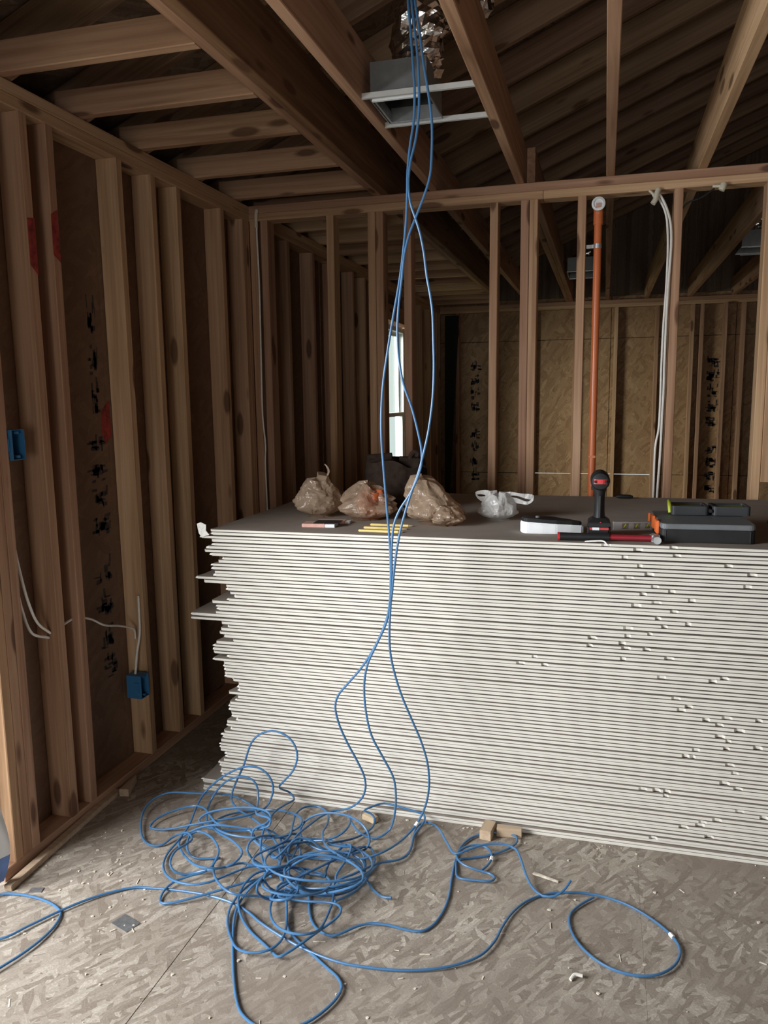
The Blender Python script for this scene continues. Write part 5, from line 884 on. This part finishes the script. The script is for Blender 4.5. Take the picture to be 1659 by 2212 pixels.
tag(mb.build('nail_plate', STEEL, None, (-1.295, 1.79, 0.001), (0, 0, -0.35)), 'rectangular galvanised nail plate lying on the floor', 'metal plate')
mb = MB(); mb.box(-0.02, 0.02, -0.012, 0.012, 0, 0.0015)
tag(mb.build('nail_plate', STEEL, None, (-1.655, 1.855, 0.001), (0, 0, 0.3)), 'small metal plate beside the end of the wood strip', 'metal plate')
mb = MB(); mb.tube(spline([(-0.045, 1.885, 0.004), (-0.035, 1.900, 0.009), (-0.015, 1.902, 0.008)], 0.004), 0.0045, 8)
tag(mb.build('wire_scrap', WHITECBL, smooth=True), 'bent white wire scrap lying in the foreground', 'wire scrap')
rnd = random.Random(77); mb = MB()
def chip(x, y, s, h):
    k = rnd.randint(4, 6); a0 = rnd.uniform(0, 6)
    pts = [(x+s*rnd.uniform(0.5, 1.2)*math.cos(a0+2*math.pi*i/k), y+s*rnd.uniform(0.4, 1.0)*math.sin(a0+2*math.pi*i/k)) for i in range(k)]
    mb.prism(pts, 0.0003, h)
for _ in range(120):
    chip(rnd.uniform(-1.68, 0.7), 1.30+1.2*rnd.random()**1.2, rnd.choice((0.0018, 0.0025, 0.004, 0.006)), rnd.uniform(0.001, 0.005))
for _ in range(45):
    chip(rnd.gauss(-1.45, 0.14), rnd.gauss(1.98, 0.12), rnd.choice((0.002, 0.003, 0.005)), rnd.uniform(0.001, 0.004))
for _ in range(40):
    chip(rnd.uniform(-1.3, 1.2), rnd.gauss(2.53, 0.012), rnd.choice((0.002, 0.003, 0.005)), rnd.uniform(0.001, 0.004))
for _ in range(40):
    x = rnd.uniform(-1.6, 0.8); y = rnd.uniform(1.4, 2.4); a = rnd.uniform(0, 6); l_ = rnd.uniform(0.006, 0.018); w = rnd.uniform(0.0008, 0.002)
    c_, s_ = math.cos(a), math.sin(a)
    mb.prism([(x-l_*c_-w*s_, y-l_*s_+w*c_), (x-l_*c_+w*s_, y-l_*s_-w*c_), (x+l_*c_+w*s_, y+l_*s_-w*c_), (x+l_*c_-w*s_, y+l_*s_+w*c_)], 0.0003, rnd.uniform(0.001, 0.003))
tag(mb.build('floor_debris', CHIP), 'wood chips and gypsum crumbs scattered over the floor', 'debris', kind='stuff')
# house wrap flap in the doorway at the left edge of the picture
mb = MB(); pts = []
nn = 14
for i in range(nn+1):
    z = 0.02+0.30*i/nn
    for j in range(7):
        u = j/6
        pts.append((XW+0.012+0.014*math.sin(i*0.5+j)*0.4+0.016*math.sin(math.pi*i/nn), 1.800+0.062*u*(0.55+0.45*math.sin(math.pi*(0.15+0.8*i/nn))), z))
nb = len(pts); pts2 = [(x+0.0015, y, z) for x, y, z in pts]
fs = [(i*7+j, i*7+j+1, (i+1)*7+j+1, (i+1)*7+j) for i in range(nn) for j in range(6)]
mb.poly(pts+pts2, fs+[tuple(nb+k for k in f[::-1]) for f in fs])
mb.m = [1 if (k % len(fs))//6 < 4 else 0 for k in range(len(mb.f))]
tag(mb.build('housewrap_flap', [WRAP, WRAPBLUE], smooth=True), 'white flap with blue bottom at the doorway, cut by the left picture edge', 'housewrap')

# ------------------------------------------------------------------ outside the window
mb = MB(); mb.box(-30, XS-0.4, -8, 24, -0.9, -0.7)
tag(mb.build('lawn', GRASS), kind='structure')
nb = tag(empty('neighbour_house', (-9.0, 13.0, -0.7)), 'pale neighbouring house with lap siding, seen through the window', 'house')
mb = MB(); mb.box(-3, 0, -4.5, 4.5, 0, 4.4); mb.build('wall', SIDING, nb)
for k in range(26): lum('siding_board', 0.001, 0.02, -4.5, 4.5, 0.1+k*0.165, 0.1+k*0.165+0.15, SIDING, nb, 0.004)
mb = MB(); mb.poly([(0.5, -4.9, 4.2), (0.5, 4.9, 4.2), (-3, 4.9, 6.2), (-3, -4.9, 6.2), (0.5, -4.9, 4.4), (0.5, 4.9, 4.4), (-3, 4.9, 6.4), (-3, -4.9, 6.4)], [(0, 1, 2, 3), (7, 6, 5, 4), (0, 4, 5, 1), (1, 5, 6, 2), (2, 6, 7, 3), (3, 7, 4, 0)]); mb.build('roof', DKGREY, nb)
sh = blob('shrub', LEAF, None, (-5.2, 14.2, -0.7), 1.3, 1.6, 1.7, 40, 0.3, 0.5)
tag(sh, 'green shrub outside, seen in the lower window sash', 'shrub')
